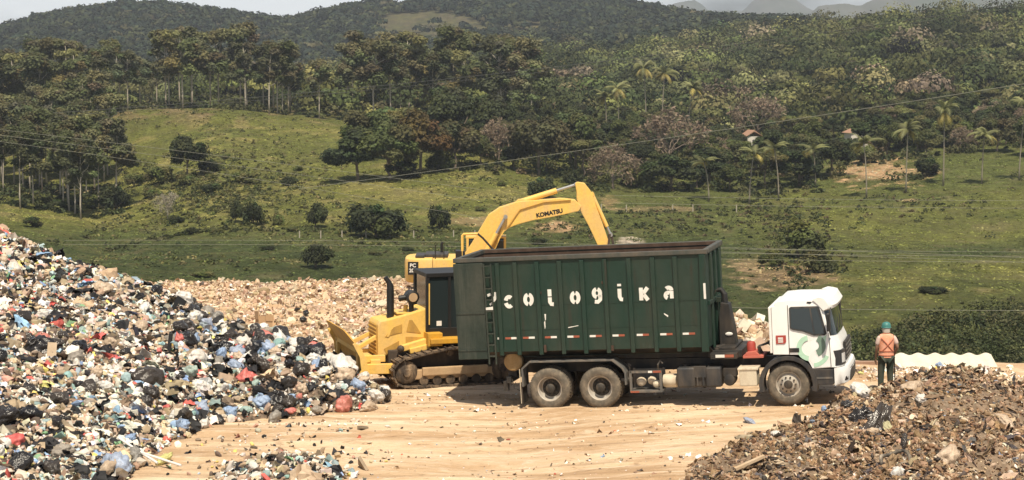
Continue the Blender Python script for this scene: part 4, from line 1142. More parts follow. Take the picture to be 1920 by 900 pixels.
mb.box(X0 + .052, X1 - .052, Y0_ + .052, Y0_ + .058, 1.5, ZT - .02); mb.box(X0 + .052, X1 - .052, Y1_ - .058, Y1_ - .052, 1.5, ZT - .02)
mb.box(X1 - .058, X1 - .052, .06, W - .06, 1.5, ZT - .02); mb.box(X0 + .052, X0 + .058, .06, W - .06, 1.5, ZT - .02); mb.box(X0 + .06, X1 - .06, .06, W - .06, 1.46, 1.49)
mb.build('lining', m_rust, skip)
mb = MB()     # top rim
mb.box(X0 - .05, X1 + .05, -.05, .07, 3.70, 3.81); mb.box(X0 - .05, X1 + .05, W - .07, W + .05, 3.70, 3.81); mb.box(X1 - .07, X1 + .05, .07, W - .07, 3.70, 3.808); mb.box(X0 - .05, X0 + .07, .07, W - .07, 3.70, 3.808)
mb.build('top_rim', m_rim, skip, .015)
MB().box(X0 + .1, X1 - .1, W - .078, W - .071, 3.715, 3.795).build('rim_rust', m_rust, skip)
ribs = [-1.11, -.66, -.10, .47, 1.03, 1.60, 2.20, 2.78, 3.33]
for x in ribs:
    for s_ in (0, 1):
        y0, y1 = (-.055, -.001) if s_ == 0 else (W + .001, W + .055)
        mb = MB().prism([(x - .05, 1.36), (x + .05, 1.36), (x + .055, 3.66), (x - .055, 3.66)], y0, y1)
        mb.build('rib', m_green, skip, .012)
for yb, yt in ((-.06, -.001), (W + .001, W + .06)):
    MB().prism([(3.88, 1.34), (4.06, 1.34), (4.07, 3.69), (3.92, 3.69)], yb, yt).build('corner_post', m_green, skip, .012)
for y in (.55, 1.2, 1.85): MB().box(X1 + .001, X1 + .06, y - .05, y + .05, 1.36, 3.66).build('rib', m_green, skip, .012)
MB().box(X1 + .001, X1 + .05, .1, W - .1, 2.45, 2.55).box(X1 + .001, X1 + .16, 1.05, 1.35, 2.40, 2.52).build('lift_bar', m_green, skip, .01)
MB().box(4.00, 4.055, -.066, -.0605, 2.62, 3.0).build('white_plate', m_refw, skip)
# horizontal weld lines between the ribs
for a_, b_ in list(zip(ribs[:-1], ribs[1:])) + [(3.34, 3.93)]:
    MB().box(a_ + .06, b_ - .06, -.008, .001, 2.585, 2.60).build('weld_line', m_green, skip); MB().box(a_ + .06, b_ - .06, -.006, .001, 1.98, 1.99).build('weld_line', m_green, skip)
# rear door folded round onto the side
dr = MB().box(-2.22, -1.46, -.10, -.02, 1.29, 3.68).build('folded_door', m_green2, skip, .012)
MB().box(-2.21, -1.47, -.115, -.10, 2.42, 2.46).box(-2.21, -1.47, -.115, -.10, 1.50, 1.54).build('door_seam', m_green2, dr)
# ladder
mb = MB()
for x in (-1.42, -1.24): mb.box(x - .018, x + .018, -.15, -.11, 1.16, 3.66)
for z in np.arange(1.35, 3.6, .28): mb.box(-1.42, -1.24, -.145, -.12, z, z + .03)
mb.build('ladder', m_green2, skip)
# reflective strips
xs_ = [(-1.36, -1.26)] + [(ribs[i] + .10, ribs[i] + .40) for i in range(9)]
for i, (a, b_) in enumerate(xs_):
    m_ = (a + b_) / 2
    A_, B_ = (m_refr, m_refw) if i < 4 else (m_refw, m_refr)
    if i == 0: MB().box(-1.21, -1.12, -.009, -.001, 1.76, 1.81).build('reflector', m_refw, skip); continue
    MB().box(a, m_, -.009, -.001, 1.76, 1.81).build('reflector', A_, skip); MB().box(m_, b_, -.009, -.001, 1.76, 1.81).build('reflector', B_, skip)
# stencilled letters, stroke by stroke
def arcpts(cx, cz, rx, rz, a0, a1, n_=10): return [(cx + rx * math.cos(R(a0 + (a1 - a0) * i / n_)), cz + rz * math.sin(R(a0 + (a1 - a0) * i / n_))) for i in range(n_ + 1)]
def strokes(mb, lines, x, z, sc, wd):
    for L in lines:
        P = [Vector((x + p[0] * sc, z + p[1] * sc)) for p in L]
        lft, rgt = [], []
        for i, p in enumerate(P):
            d = (P[min(i + 1, len(P) - 1)] - P[max(i - 1, 0)]).normalized(); nn_ = Vector((-d.y, d.x)) * wd / 2
            lft.append(p + nn_); rgt.append(p - nn_)
        a = mb._v([(q.x, -.010, q.y) for q in lft]); b_ = mb._v([(q.x, -.010, q.y) for q in rgt]); a2 = mb._v([(q.x, -.001, q.y) for q in lft]); b2 = mb._v([(q.x, -.001, q.y) for q in rgt])
        for i in range(len(P) - 1):
            mb.bm.faces.new([a[i], a[i + 1], b_[i + 1], b_[i]]); mb.bm.faces.new([a[i], a2[i], a2[i + 1], a[i + 1]]); mb.bm.faces.new([b_[i], b_[i + 1], b2[i + 1], b2[i]])
        mb.bm.faces.new([a[0], b_[0], b2[0], a2[0]]); mb.bm.faces.new([a[-1], a2[-1], b2[-1], b_[-1]])
GL = {   # unit: x-height 1.0, strokes with stencil breaks
 'c': [arcpts(0, .5, .30, .42, 50, 165), arcpts(0, .5, .30, .42, 195, 310)],
 'o': [arcpts(0, .5, .30, .42, 100, 260), arcpts(0, .5, .30, .42, -80, 80)],
 'l': [[(-.12, 1.35), (-.12, .75)], [(-.12, .66), (-.12, .25), (-.02, .08), (.20, .06)]],
 'g': [arcpts(0, .62, .28, .34, 100, 262), arcpts(0, .62, .28, .34, -70, 75), [(.28, .45), (.26, .05), (.05, -.14), (-.22, -.10)]],
 'i': [[(-.05, 1.0), (-.05, .30), (.05, .10), (.22, .08)], [(-.05, 1.22), (-.05, 1.42)]],
 'K': [[(-.26, 1.10), (-.26, .02)], [(.32, 1.10), (-.08, .60)], [(-.04, .52), (.32, .02)]],
 'a': [arcpts(0, .72, .26, .24, 140, 0), [(.26, .68), (.26, .04)], arcpts(-.04, .30, .24, .24, 60, 250)],
 'y': [[(-.34, 1.02), (-.26, .80)], [(.34, 1.12), (.30, .74), (.12, .50), (-.05, .38)], [(-.20, .20), (-.10, .06)]],
}
for ch, px_l, dz in (('y', 924, .0), ('c', 955, -.07), ('o', 992, -.03), ('l', 1035, -.04), ('o', 1080, -.02), ('g', 1121, .04), ('i', 1164, .02), ('K', 1208, .0), ('a', 1253, .02)):
    xl = -1.30 + (px_l - 922) * .01342
    mb = MB(); strokes(mb, GL[ch], xl, 2.62 + dz, .285, .095); mb.build('letter', m_letter, skip)
mb = MB().prism([(-1.42, 2.52), (-1.24, 2.52), (-1.24, 2.60), (-1.42, 2.58)], -.156, -.151); mb.build('paint_mark', m_letter, skip)
mb = MB().prism([(.02, 2.36), (.06, 2.36), (.05, 2.22), (.03, 2.2)], -.006, -.001).prism([(.0, 2.16), (.03, 2.2), (.03, 2.04), (.01, 1.98)], -.006, -.001).prism([(.60, 2.02), (.86, 2.06), (.86, 2.045), (.60, 2.0)], -.007, -.001).prism([(3.0, 2.30), (3.10, 2.24), (3.09, 2.2), (3.0, 2.27)], -.006, -.001); mb.build('paint_scrape', m_letter, skip)
mb = MB().box(-.16, -.02, -.014, -.008, 2.86, 2.92).box(-.03, .03, -.06, -.02, 1.42, 1.60).box(1.66, 1.72, -.06, -.02, 1.42, 1.55).box(1.50, 1.58, -.014, -.002, 3.06, 3.12); mb.build('torn_metal', m_rust, skip)
# ================================================================== bulldozer and excavator
m_yel = paint('yellow_paint', (0.80, 0.51, 0.12), (0.60, 0.42, 0.22), 0.5, 0.5, scale=2.4, wear=(0.22, 0.14, 0.07))
m_yel2 = paint('yellow_worn_blade', (0.62, 0.33, 0.035), (0.28, 0.16, 0.06), 0.5, 0.5, scale=2.5)
m_steel = paint('soil_polished_steel', (0.045, 0.035, 0.028), (0.12, 0.085, 0.06), 0.5, 0.6, scale=3)
m_track = paint('muddy_track', (0.060, 0.045, 0.034), (0.34, 0.24, 0.15), 0.8, 0.85, scale=5)
m_mud = paint('dry_mud', (0.47, 0.325, 0.185), (0.30, 0.19, 0.11), 0.5, 0.9, scale=5)
m_exh = flat('exhaust_black', (0.012, 0.012, 0.012), 0.5)
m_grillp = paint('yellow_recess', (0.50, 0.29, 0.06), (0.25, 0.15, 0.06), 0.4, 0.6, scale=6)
m_chrome = paint('cylinder_rod', (0.45, 0.45, 0.44), (0.3, 0.3, 0.28), 0.2, 0.3, 0.6, scale=6)
def track_loop(pts, pitch, y0, y1, th, name, mat, parent, shoes=True):
    """closed loop of shoes along pts (x,z)"""
    P = [Vector((a, b_)) for a, b_ in pts]; n_ = len(P)
    seg = [(P[(i + 1) % n_] - P[i]).length for i in range(n_)]; L = sum(seg); k = int(L / pitch); mb = MB()
    for j in range(k):
        s = j * L / k; i = 0
        while s > seg[i]: s -= seg[i]; i += 1
        p = P[i].lerp(P[(i + 1) % n_], s / seg[i]); d = (P[(i + 1) % n_] - P[i]).normalized()
        ang = math.atan2(d.y, d.x)
        M = Matrix.Translation((p.x, 0, p.y)) @ Matrix.Rotation(-ang, 4, 'Y')
        mb.box(-pitch * .48, pitch * .48, y0, y1, -th, th * .3, M); mb.box(pitch * .25, pitch * .40, y0, y1, -th - .045, -th, M)
        mb.box(-pitch * .5, pitch * .5, y0 + (y1 - y0) * .35, y0 + (y1 - y0) * .42, th * .3, th * .3 + .06, M); mb.box(-pitch * .5, pitch * .5, y0 + (y1 - y0) * .58, y0 + (y1 - y0) * .65, th * .3, th * .3 + .06, M)
    return mb.build(name, mat, parent)
def arcp(cx, cz, r, a0, a1, n_): return [(cx + r * math.cos(R(a0 + (a1 - a0) * i / n_)), cz + r * math.sin(R(a0 + (a1 - a0) * i / n_))) for i in range(n_ + 1)]
# --- dozer; local x forward, +y is the side we see; near outer track face at y = +1.15
yaw = R(198)
base = Vector((-3.01, 48.6, -.23)) - Vector((-math.sin(yaw), math.cos(yaw), 0)) * 1.15
dozer = thing('bulldozer', 'yellow bulldozer pushing its blade into the refuse heap', 'bulldozer', base, (0, 0, yaw))
for s_ in (1, -1):
    ya, yb = (.60, 1.15) if s_ > 0 else (-1.15, -.60)
    trk = arcp(-.28, .40, .36, 90, -75, 8) + [(-.6, .03), (-2.6, .03)] + arcp(-2.92, .40, .36, -110, -250, 8) + [(-2.6, .92), (-1.55, 1.0), (-.9, .90)]
    trk = trk[::-1]
    tg = track_loop(trk, .19, ya, yb, .035, 'track', m_track, dozer)
    fr_ = MB().box(-2.75, -.45, ya + .18, yb - .10, .20, .46).box(-2.5, -.7, yb - .14 if s_ > 0 else ya + .02, yb - .02 if s_ > 0 else ya + .14, .30, .52).build('track_frame', m_mud, dozer, .03)
    for x in (-.28, -2.92):
        mb = MB().lathe([(.02, -.2), (.26, -.2), (.31, -.16), (.31, .16), (.26, .2), (.12, .21), (.10, .25), (.01, .25)], (x, (ya + yb) / 2, .40), 'y', 24); mb.build('idler' if x > -1 else 'sprocket', m_track, dozer, smooth=True)
    for i in range(6):
        MB().lathe([(.02, -.2), (.12, -.2), (.12, .2), (.02, .2)], (-.75 - i * .36, (ya + yb) / 2, .16), 'y', 14).build('roller', m_track, dozer)
    MB().lathe([(.02, -.12), (.08, -.12), (.08, .12), (.02, .12)], (-1.5, (ya + yb) / 2, .86), 'y', 12).build('carrier_roller', m_track, dozer)
MB().box(-2.9, .1, -.60, .60, .45, .95).build('main_frame', m_steel, dozer, .03)
# hood: sloping top, loft across
hp = [(.36, .78), (.36, 1.62), (.30, 1.72), (.05, 1.76), (-.55, 1.90), (-.98, 2.02), (-1.20, 1.35), (-1.20, .95)]
mb = MB(); mb.prism(hp, -.50, .50); hood = mb.build('engine_hood', m_yel, dozer, .035, 2)
for s_ in (1, -1):
    y0, y1 = (.501, .516) if s_ > 0 else (-.516, -.501)
    MB().prism([(-.42, 1.42), (-.82, 1.36), (-.58, 1.72), (-.50, 1.72)], y0, y1).build('side_vent', m_grillp, hood)
    MB().prism([(-.40, 1.28), (-.98, 1.24), (-.98, 1.16), (-.40, 1.0)], y0, y1).build('side_vent', m_grillp, hood)
    MB().prism([(.20, .98), (-.22, 1.18), (-.22, 1.02), (-.05, .92), (.12, .84)], y0, y1).prism([(.16, 1.30), (-.08, 1.55), (-.30, 1.62), (-.30, 1.40), (-.16, 1.38)], y0, y1).build('side_opening', m_grillp, hood)
    MB().prism([(.12, 1.30), (.06, 1.30), (-.02, 1.50), (.02, 1.52)], y0, y1 + .004 if s_ > 0 else y1).box(-.36, -.32, y0, y1, .96, 1.66).build('door_edge', m_yel, hood)
mb = MB()
mb.box(.361, .385, -.42, .42, .86, 1.60); g_ = mb.build('grille', m_grillp, hood)
mb = MB()
for k in range(7): mb.box(.385, .40, -.42, .42, .90 + k * .10, .93 + k * .10)
mb.build('grille_bars', m_yel, g_)
MB().box(-.9, -.2, -.35, .35, 1.93, 1.97, Matrix.Translation((0, 0, -.06)) @ Matrix.Identity(4)).build('hood_plate', m_yel, hood)
mb = MB().tube([(-.06, .22, 1.70), (-.06, .22, 2.62), (-.02, .22, 2.72), (.08, .22, 2.86)], [.095, .095, .07, .06], 14); mb.tube([(-.06, .22, 1.70), (-.06, .22, 2.5)], [.10, .10], 14)
mb.build('exhaust_stack', m_exh, dozer, smooth=True)
mb = MB().lathe([(.01, -.18), (.17, -.16), (.18, .16), (.13, .18), (.12, .20), (.01, .20)], (-.62, .28, 2.32), 'y', 20); mb.tube([(-.62, .28, 2.15), (-.62, .28, 1.85)], .07, 10); mb.tube([(-.45, .28, 2.30), (-.28, .28, 2.28)], .08, 10)
ac = mb.build('air_cleaner', m_exh, dozer, smooth=True)
MB().lathe([(.12, .201), (.01, .203)], (-.62, .28, 2.32), 'y', 18).build('cleaner_cap', m_mud, ac)
mb = MB().tube([(-.50, .1, 1.9), (-.52, .1, 2.08)], .06, 10); mb.build('filler_cap', m_yel, dozer)
# cab
mb = MB()
for x in (-.98, -2.2):
    for y in (-.62, .62): mb.box(x - .05, x + .05, y - .05, y + .05, 1.25, 2.86)
mb.box(-2.25, -.93, -.68, .68, 2.86, 2.97); mb.box(-2.25, -.93, .60, .67, 1.25, 1.50); mb.box(-2.25, -.93, -.67, -.60, 1.25, 1.50); mb.box(-1.62, -1.54, .60, .67, 1.5, 2.86); mb.box(-2.25, -.93, -.6, .6, 1.25, 1.32)
cb = mb.build('cab_frame', m_exh, dozer, .015)
MB().box(-2.15, -1.03, .605, .625, 1.5, 2.86).box(-2.15, -1.03, -.625, -.605, 1.5, 2.86).box(-.99, -.97, -.57, .57, 1.5, 2.86).box(-2.21, -2.19, -.57, .57, 1.5, 2.86).build('cab_glass', m_glass, cb)
MB().box(-1.36, -1.22, .6255, .632, 1.55, 1.68).build('sticker', m_refw, cb)
MB().tube([(-1.0, .70, 1.6), (-1.0, .72, 2.7)], .018, 6).build('grab_rail', m_yel, cb)
# fender, tank, lift cylinder cover
MB().box(-2.6, -.95, .45, 1.05, 1.12, 1.26).box(-2.6, -.95, -1.05, -.45, 1.12, 1.26).box(-2.9, -2.2, -.6, .6, .95, 2.1).box(-1.3, -.9, .40, .95, 1.05, 1.40).build('fender', m_yel2, dozer, .02)
mb = MB().bar((-.22, .62, .98), (-1.12, .62, 1.20), .20, .16).bar((-.45, .66, .92), (-1.0, .66, 1.03), .22, .14).bar((-.95, .68, 1.22), (-1.28, .68, 1.16), .18, .20); mb.build('lift_cylinder', m_yel, dozer, .02)
MB().ball((-.2, .75, 1.0), .10, 2).build('lift_pivot', m_steel, dozer)
# push arms, blade
for s_ in (1, -1):
    MB().bar((1.02, .78 * s_, .52), (-.35, .78 * s_, .48), .16, .26).box(.20, .9, .62 * s_ - .06, .62 * s_ + .06, .66, .84).build('push_arm', m_yel, dozer, .015)
MB().box(.35, .62, -.78, .78, .52, .74).box(.60, .80, -.55, .55, .3, .5).build('cross_beam', m_yel, dozer, .02)
for s_ in (1, -1): MB().bar((.95, .45 * s_, 1.0), (.35, .35 * s_, 1.30), .10, .10).build('blade_cylinder', m_yel, dozer, .01)
def blade_ring(y, top, bot=.06):
    zs = np.linspace(bot, top, 9); f = []; bk = []
    for z in zs:
        t = (z - .06) / 1.5; xx = 1.30 - .55 * math.sin(PI * min(1, t)) * .62 + .10 * t
        f.append((xx, y, z)); bk.append((xx - .045, y, z))
    return f + bk[::-1]
BW = 1.48
rings = [blade_ring(y, tp, bt) for y, tp, bt in ((-BW, 1.28, .06), (-BW + .34, 1.58, .06), (-.9, 1.60, .06), (0, 1.60, .06), (.9, 1.60, .06), (BW - .34, 1.58, .06), (BW, 1.28, .06))]
bl = MB().loft(rings).build('blade', m_yel2, dozer)
def blade_low(y, off):
    zs = np.linspace(.04, .78 + .06 * math.sin(y * 3), 6); f = []; bk = []
    for z in zs:
        t = (z - .06) / 1.5; xx = 1.30 - .55 * math.sin(PI * max(0, min(1, t))) * .62 + .10 * t
        f.append((xx + off, y, z)); bk.append((xx + .001, y, z))
    return f + bk[::-1]
MB().loft([blade_low(y, .010) for y in np.linspace(-BW + .05, BW - .05, 14)]).build('worn_face', m_steel, bl)
for s_ in (1, -1):
    y = BW * s_; mb = MB()
    mb.prism([(1.34, .06), (1.20, .35), (1.06, .60), (1.10, .95), (1.28, 1.30), (1.22, 1.32), (1.12, 1.28), (.92, .9), (.86, .5), (.96, .14)], min(y, y + .07 * s_), max(y, y + .07 * s_)); mb.build('end_plate', m_yel, bl, .01)
MB().box(1.0, 1.12, -BW + .1, BW - .1, .25, .42).box(.98, 1.10, -BW + .1, BW - .1, 1.0, 1.12).bar((1.05, 1.2, .3), (1.05, 1.2, 1.1), .2, .1).bar((1.05, -1.2, .3), (1.05, -1.2, 1.1), .2, .1).build('blade_brace', m_yel, bl, .01)

# --- excavator; local x along the boom (to the right), y away from us
exc = thing('excavator', 'yellow crawler excavator whose raised boom reaches over behind the green skip', 'excavator', (-1.88, 81.3, -2.15), (0, 0, 0))
for y0, y1 in ((-1.35, -.80), (.80, 1.35)):
    trk = arcp(1.75, .42, .38, 90, -90, 8) + arcp(-1.75, .42, .38, -90, -270, 8); trk = trk[::-1]
    track_loop(trk, .19, y0, y1, .03, 'track', m_track, exc)
    MB().box(-1.6, 1.6, y0 + .12, y1 - .12, .25, .60).build('track_frame', m_track, exc, .03)
    for x in (1.75, -1.75): MB().lathe([(.02, -.2), (.34, -.2), (.34, .2), (.02, .2)], (x, (y0 + y1) / 2, .42), 'y', 20).build('sprocket' if x < 0 else 'idler', m_track, exc)
MB().box(-.9, .9, -.85, .85, .45, .85).lathe([(.02, .85), (.62, .85), (.62, 1.02), (.02, 1.02)], (0, 0, 0), 'z', 24).build('car_body', m_track, exc, .02)
MB().box(-2.2, 1.7, -1.2, 1.2, 1.02, 1.16).build('turntable_deck', m_steel, exc, .02)
rings = []
for z, e in ((1.06, .10), (1.12, .03), (1.3, 0), (1.95, 0), (2.08, .03), (2.12, .10)):
    r_ = []
    for t in np.linspace(-1, 1, 15):
        yy = t * (1.28 - e); r_.append((-2.78 + e + .55 * abs(t) ** 5, yy, z))
    r_ += [(-1.55, 1.28 - e, z), (-1.55, -1.28 + e, z)]
    rings.append(r_)
MB().loft(rings).build('counterweight', m_yel, exc, smooth=True)
MB().box(-1.54, -.1, -1.26, 1.26, 1.16, 2.10).box(-.1, 1.1, -1.26, -.45, 1.16, 2.02).build('engine_housing', m_yel, exc, .04)
MB().box(-1.52, -.86, -1.268, -1.262, 1.26, 1.98).box(-.80, -.12, -1.268, -1.262, 1.26, 1.98).build('housing_door', m_yel, exc)
MB().box(-1.9, -.9, -.6, .8, 2.10, 2.26).box(-2.3, -1.9, -.9, .4, 2.12, 2.24).build('engine_cover', m_plastic, exc, .04)
mb = MB().tube([(-1.2, .3, 2.2), (-1.2, .3, 2.62), (-1.15, .3, 2.70)], .06, 10).tube([(-1.42, -1.1, 2.1), (-1.42, -1.1, 2.72)], .02, 6).tube([(-1.05, -1.1, 2.1), (-1.05, -1.1, 2.66)], .02, 6); mb.build('exhaust_pipe', m_exh, exc)
MB().box(-2.60, -2.14, -1.30, -1.276, 1.44, 2.0).build('dark_decal', m_exh, exc)
text_obj('PC', .22, m_refw, 'number_mark', exc, Matrix.Translation((-2.38, -1.305, 1.84)) @ Matrix.Rotation(PI / 2, 4, 'X'), .003, .006)
text_obj('200', .22, m_refw, 'number_mark', exc, Matrix.Translation((-2.38, -1.305, 1.62)) @ Matrix.Rotation(PI / 2, 4, 'X'), .003, .006)
MB().box(-.1, 1.35, .35, 1.28, 1.16, 1.4).build('cab_base', m_yel, exc, .03)
cg = MB().box(-.1, 1.6, .40, 1.26, 1.4, 2.85).build('cab', m_glass, exc, .10, 3)
MB().box(-.15, 1.62, .38, 1.28, 2.86, 2.94).box(-.12, -.02, .385, .45, 1.4, 2.86).box(.7, .78, .385, .395, 1.4, 2.86).box(1.52, 1.62, .385, .45, 1.4, 2.86).build('cab_frame', m_yel, cg)
# hand rail frame by the tank
mb = MB().tube([(-.26, -1.15, 2.0), (-.26, -1.15, 3.12), (-.20, -1.15, 3.18), (.40, -1.15, 3.20)], .055, 8); mb.build('handrail', m_yel, exc, smooth=True)
mb = MB().tube([(.40, -1.15, 3.20), (.62, -1.15, 3.02), (1.15, -1.15, 2.42)], .045, 8); mb.build('guard_rail', m_exh, exc, smooth=True); MB().tube([(-.26, -.6, 2.0), (-.26, -.6, 3.1), (-.1, -.6, 3.16)], .04, 8).build('guard_rail', m_exh, exc); MB().box(-.55, -.15, -1.2, -.5, 2.0, 2.45).build('tank_cover', m_exh, exc)
# boom (side profile from the foot upwards), 0.5 m thick
def lp(px, py): # pixel on the boom plane -> local x,z
    p = at(px, py, 81.3); return (p.x + 1.88, p.z + 2.15)
bp_ = [(868, 480), (885, 455), (905, 420), (916, 402), (937, 388), (972, 377), (1010, 374), (1050, 371), (1078, 374), (1090, 386), (1085, 395), (1040, 405), (1000, 412), (970, 420), (955, 426), (945, 434), (938, 446), (930, 464), (918, 482), (895, 486)]
boom = MB().prism([lp(*p) for p in bp_], -.27, .27).build('boom', m_yel, exc, .03)
MB().prism([lp(*p) for p in [(942, 410), (946, 409), (930, 460), (922, 474), (915, 474)]], -.274, -.271).build('boom_painted_shadow', m_grillp, boom)  # thin darker yellow sheet, a shadow painted onto the boom's near side
tb_ = lp(1030, 399); tr_ = math.atan2(lp(1056, 394)[1] - lp(1004, 404)[1], lp(1056, 394)[0] - lp(1004, 404)[0])
text_obj('KOMATSU', .25, m_exh, 'maker_name', boom, Matrix.Translation((tb_[0], -.276, tb_[1])) @ Matrix.Rotation(-tr_, 4, 'Y') @ Matrix.Rotation(PI / 2, 4, 'X'), .003, .012)
def cyl(a, b_, split, r1, r2, name, y=-.0):
    A_ = Vector((a[0], y, a[1])); B_ = Vector((b_[0], y, b_[1])); M_ = A_.lerp(B_, split)
    c1 = MB().tube([A_, M_], r1, 12).lathe([(.01, -.12), (.10, -.12), (.10, .12), (.01, .12)], A_, 'y', 12).build(name, m_yel, exc, smooth=True)
    MB().tube([M_, B_], r2, 10).lathe([(.01, -.1), (.09, -.1), (.09, .1), (.01, .1)], B_, 'y', 12).build('rod', m_chrome, c1, smooth=True)
cyl(lp(974, 379), lp(1080, 346), .66, .125, .065, 'arm_cylinder')
MB().prism([lp(*p) for p in [(962, 382), (972, 373), (984, 373), (990, 381)]], -.14, .14).build('cylinder_bracket', m_yel, boom, .02)
cyl(lp(905, 482), lp(948, 405), .6, .11, .06, 'boom_cylinder', .42); cyl(lp(905, 482), lp(948, 405), .6, .11, .06, 'boom_cylinder', -.42)
ap_ = [(1078, 343), (1083, 341), (1096, 343), (1106, 356), (1112, 366), (1117, 386), (1130, 420), (1143, 458), (1146, 470), (1130, 474), (1120, 458), (1104, 424), (1090, 398), (1085, 386), (1081, 372), (1081, 360)]
arm = MB().prism([lp(*p) for p in ap_], -.20, .20).build('arm', m_yel, exc, .03)
cyl(lp(1110, 364), lp(1145, 440), .80, .085, .05, 'bucket_cylinder')
MB().bar((lp(1143, 438)[0], -.2, lp(1143, 438)[1]), (lp(1140, 462)[0], -.2, lp(1140, 462)[1]), .06, .1).bar((lp(1143, 438)[0], .2, lp(1143, 438)[1]), (lp(1140, 462)[0], .2, lp(1140, 462)[1]), .06, .1).bar((lp(1146, 438)[0], 0, lp(1146, 438)[1]), (lp(1152, 470)[0], 0, lp(1152, 470)[1]), .14, .1).build('bucket_link', m_steel, exc, .01)
bk_ = [(1138, 468), (1158, 466), (1164, 486), (1158, 506), (1140, 514), (1118, 508), (1110, 494), (1122, 500), (1136, 496), (1140, 482)]
MB().prism([lp(*p) for p in bk_], -.50, .50).build('bucket', m_steel, exc, .02)
mb = MB().tube([Vector((lp(950, 428)[0], -.31, lp(950, 428)[1])), Vector((lp(975, 392)[0], -.31, lp(975, 392)[1])), Vector((lp(1020, 378)[0], -.31, lp(1020, 378)[1])), Vector((lp(1070, 374)[0], -.31, lp(1070, 374)[1]))], .025, 6); mb.build('hydraulic_hoses', m_grillp, boom)
# ================================================================== refuse heaps
m_litter = attrmat('mixed_litter', 0.7, 0.22, 0.0, 5.0, 0.35)
m_soil, n, l, b = newmat('heap_soil')
v = noise(n, l, 2.2, 8, None, 'Object', 0.7); v2 = noise(n, l, 9, 6)
c = mixc(n, l, ramp(n, l, v, .35, .65), (0.10, 0.072, 0.048), (0.27, 0.19, 0.125)); c = mixc(n, l, ramp(n, l, v2, .55, .7, 0, .6), c, (0.36, 0.28, 0.2))
l.new(c, b.inputs['Base Color']); b.inputs['Roughness'].default_value = .95; bump(n, l, b, v2, .9, .06)
m_heapbase, n, l, b = newmat('heap_base')
v = noise(n, l, 5, 8, None, 'Object', 0.75)
c = mixc(n, l, ramp(n, l, v, .38, .62), (0.05, 0.038, 0.028), (0.28, 0.20, 0.14))
l.new(c, b.inputs['Base Color']); b.inputs['Roughness'].default_value = .95; bump(n, l, b, v, .9, .08)
HPX = [-700, -300, 0, 100, 200, 300, 400, 500, 600, 660, 700, 735, 760]
H_YF = [33, 33, 33, 34, 36, 41, 44.0, 44.6, 45.2, 45.7, 46.1, 46.6, 47]
H_YC = [60, 60, 58, 58, 57, 56, 54, 51.5, 48.6, 47.5, 47.3, 47.2, 47.3]
H_PY = [230, 330, 446, 488, 514, 552, 606, 626, 662, 700, 728, 752, 775]
def heap_extra(X, Y):
    px = 960 + F_PX * X / Y
    yf = np.interp(px, HPX, H_YF); yc = np.interp(px, HPX, H_YC); zc = zof(np.interp(px, HPX, H_PY), yc)
    g0 = pad(X, yc); hc = np.maximum(zc - g0, 0) * sstep(765, 735, px)
    t = np.clip((Y - yf) / (yc - yf), 0, 1)
    prof_ = np.where(px < 330, t ** 1.15, np.sin(t * PI / 2) ** 0.8)
    back = np.clip(1 - (Y - yc) / (np.where(px > 560, .9, 2.0) + hc * np.where(px > 560, .8, 2.2)), 0, 1)
    h = hc * prof_ * np.where(Y > yc, sstep(0, 1, back), 1)
    h = h * (1 + .22 * fbm(X / 1.6, Y / 1.6, 3)) + (h > .02) * fbm(X / .7, Y / .7, 3) * .22 * np.clip(h * 3, 0, 1)
    # small loose pile in the foreground
    h2 = .38 * np.exp(-(((X - (525 - 960) / F_PX * 38.5) / .8) ** 2 + ((Y - 38.2) / 1.0) ** 2)) * (1 + fbm(X * 2, Y * 2, 3))
    return np.maximum(h, h2)
def ground_z(X, Y): return pad_rough(X, Y) + heap_extra(X, Y)
def heap_mesh(name, x0, x1, y0, y1, st, fn, mat, lift=.0):
    xs = np.arange(x0, x1, st); ys = np.arange(y0, y1, st); A, B = np.meshgrid(xs, ys, indexing='ij'); A = A.ravel(); B = B.ravel()
    h = fn(A, B); z = pad_rough(A, B) + h - np.where(h < .03, .12, -lift)
    return link(name, npmesh(name, np.stack([A, B, z], 1), grid_faces(len(xs), len(ys)), None, True), mat)
hb = heap_mesh('refuse_heap', -26, -2.4, 28, 68, .13, heap_extra, m_heapbase)
tag(hb, 'long heap of mixed household refuse sloping down from the left edge', 'refuse heap', kind='stuff')
hr = np.random.default_rng(31)
PAL_MIX = [((.60, .55, .47), 28), ((.46, .35, .24), 24), ((.30, .22, .15), 18), ((.74, .72, .67), 12), ((.02, .02, .022), 21), ((.20, .29, .28), 4), ((.36, .46, .47), 4), ((.28, .40, .62), 2), ((.55, .12, .10), 2.4), ((.70, .56, .16), 2), ((.18, .32, .18), 1.5), ((.13, .095, .07), 16), ((.60, .34, .26), 2)]  # black share: real black plastic, raised to paint dark gaps between pieces
PAL_BEIGE = [((.50, .37, .25), 34), ((.60, .48, .35), 18), ((.40, .28, .18), 24), ((.74, .68, .58), 6), ((.24, .165, .11), 12), ((.55, .40, .34), 3), ((.12, .10, .08), 2)]
PAL_SOIL = [((.18, .108, .058), 28), ((.29, .18, .10), 28), ((.37, .26, .165), 16), ((.045, .034, .026), 14), ((.48, .38, .27), 9), ((.62, .55, .45), 2.5), ((.10, .085, .08), 4), ((.22, .27, .33), .6)]
def pts_in(n_, X0, X1, Y0, Y1, cond):
    X = hr.uniform(X0, X1, n_ * 3); Y = hr.uniform(Y0, Y1, n_ * 3); k = cond(X, Y); return X[k][:n_], Y[k][:n_]
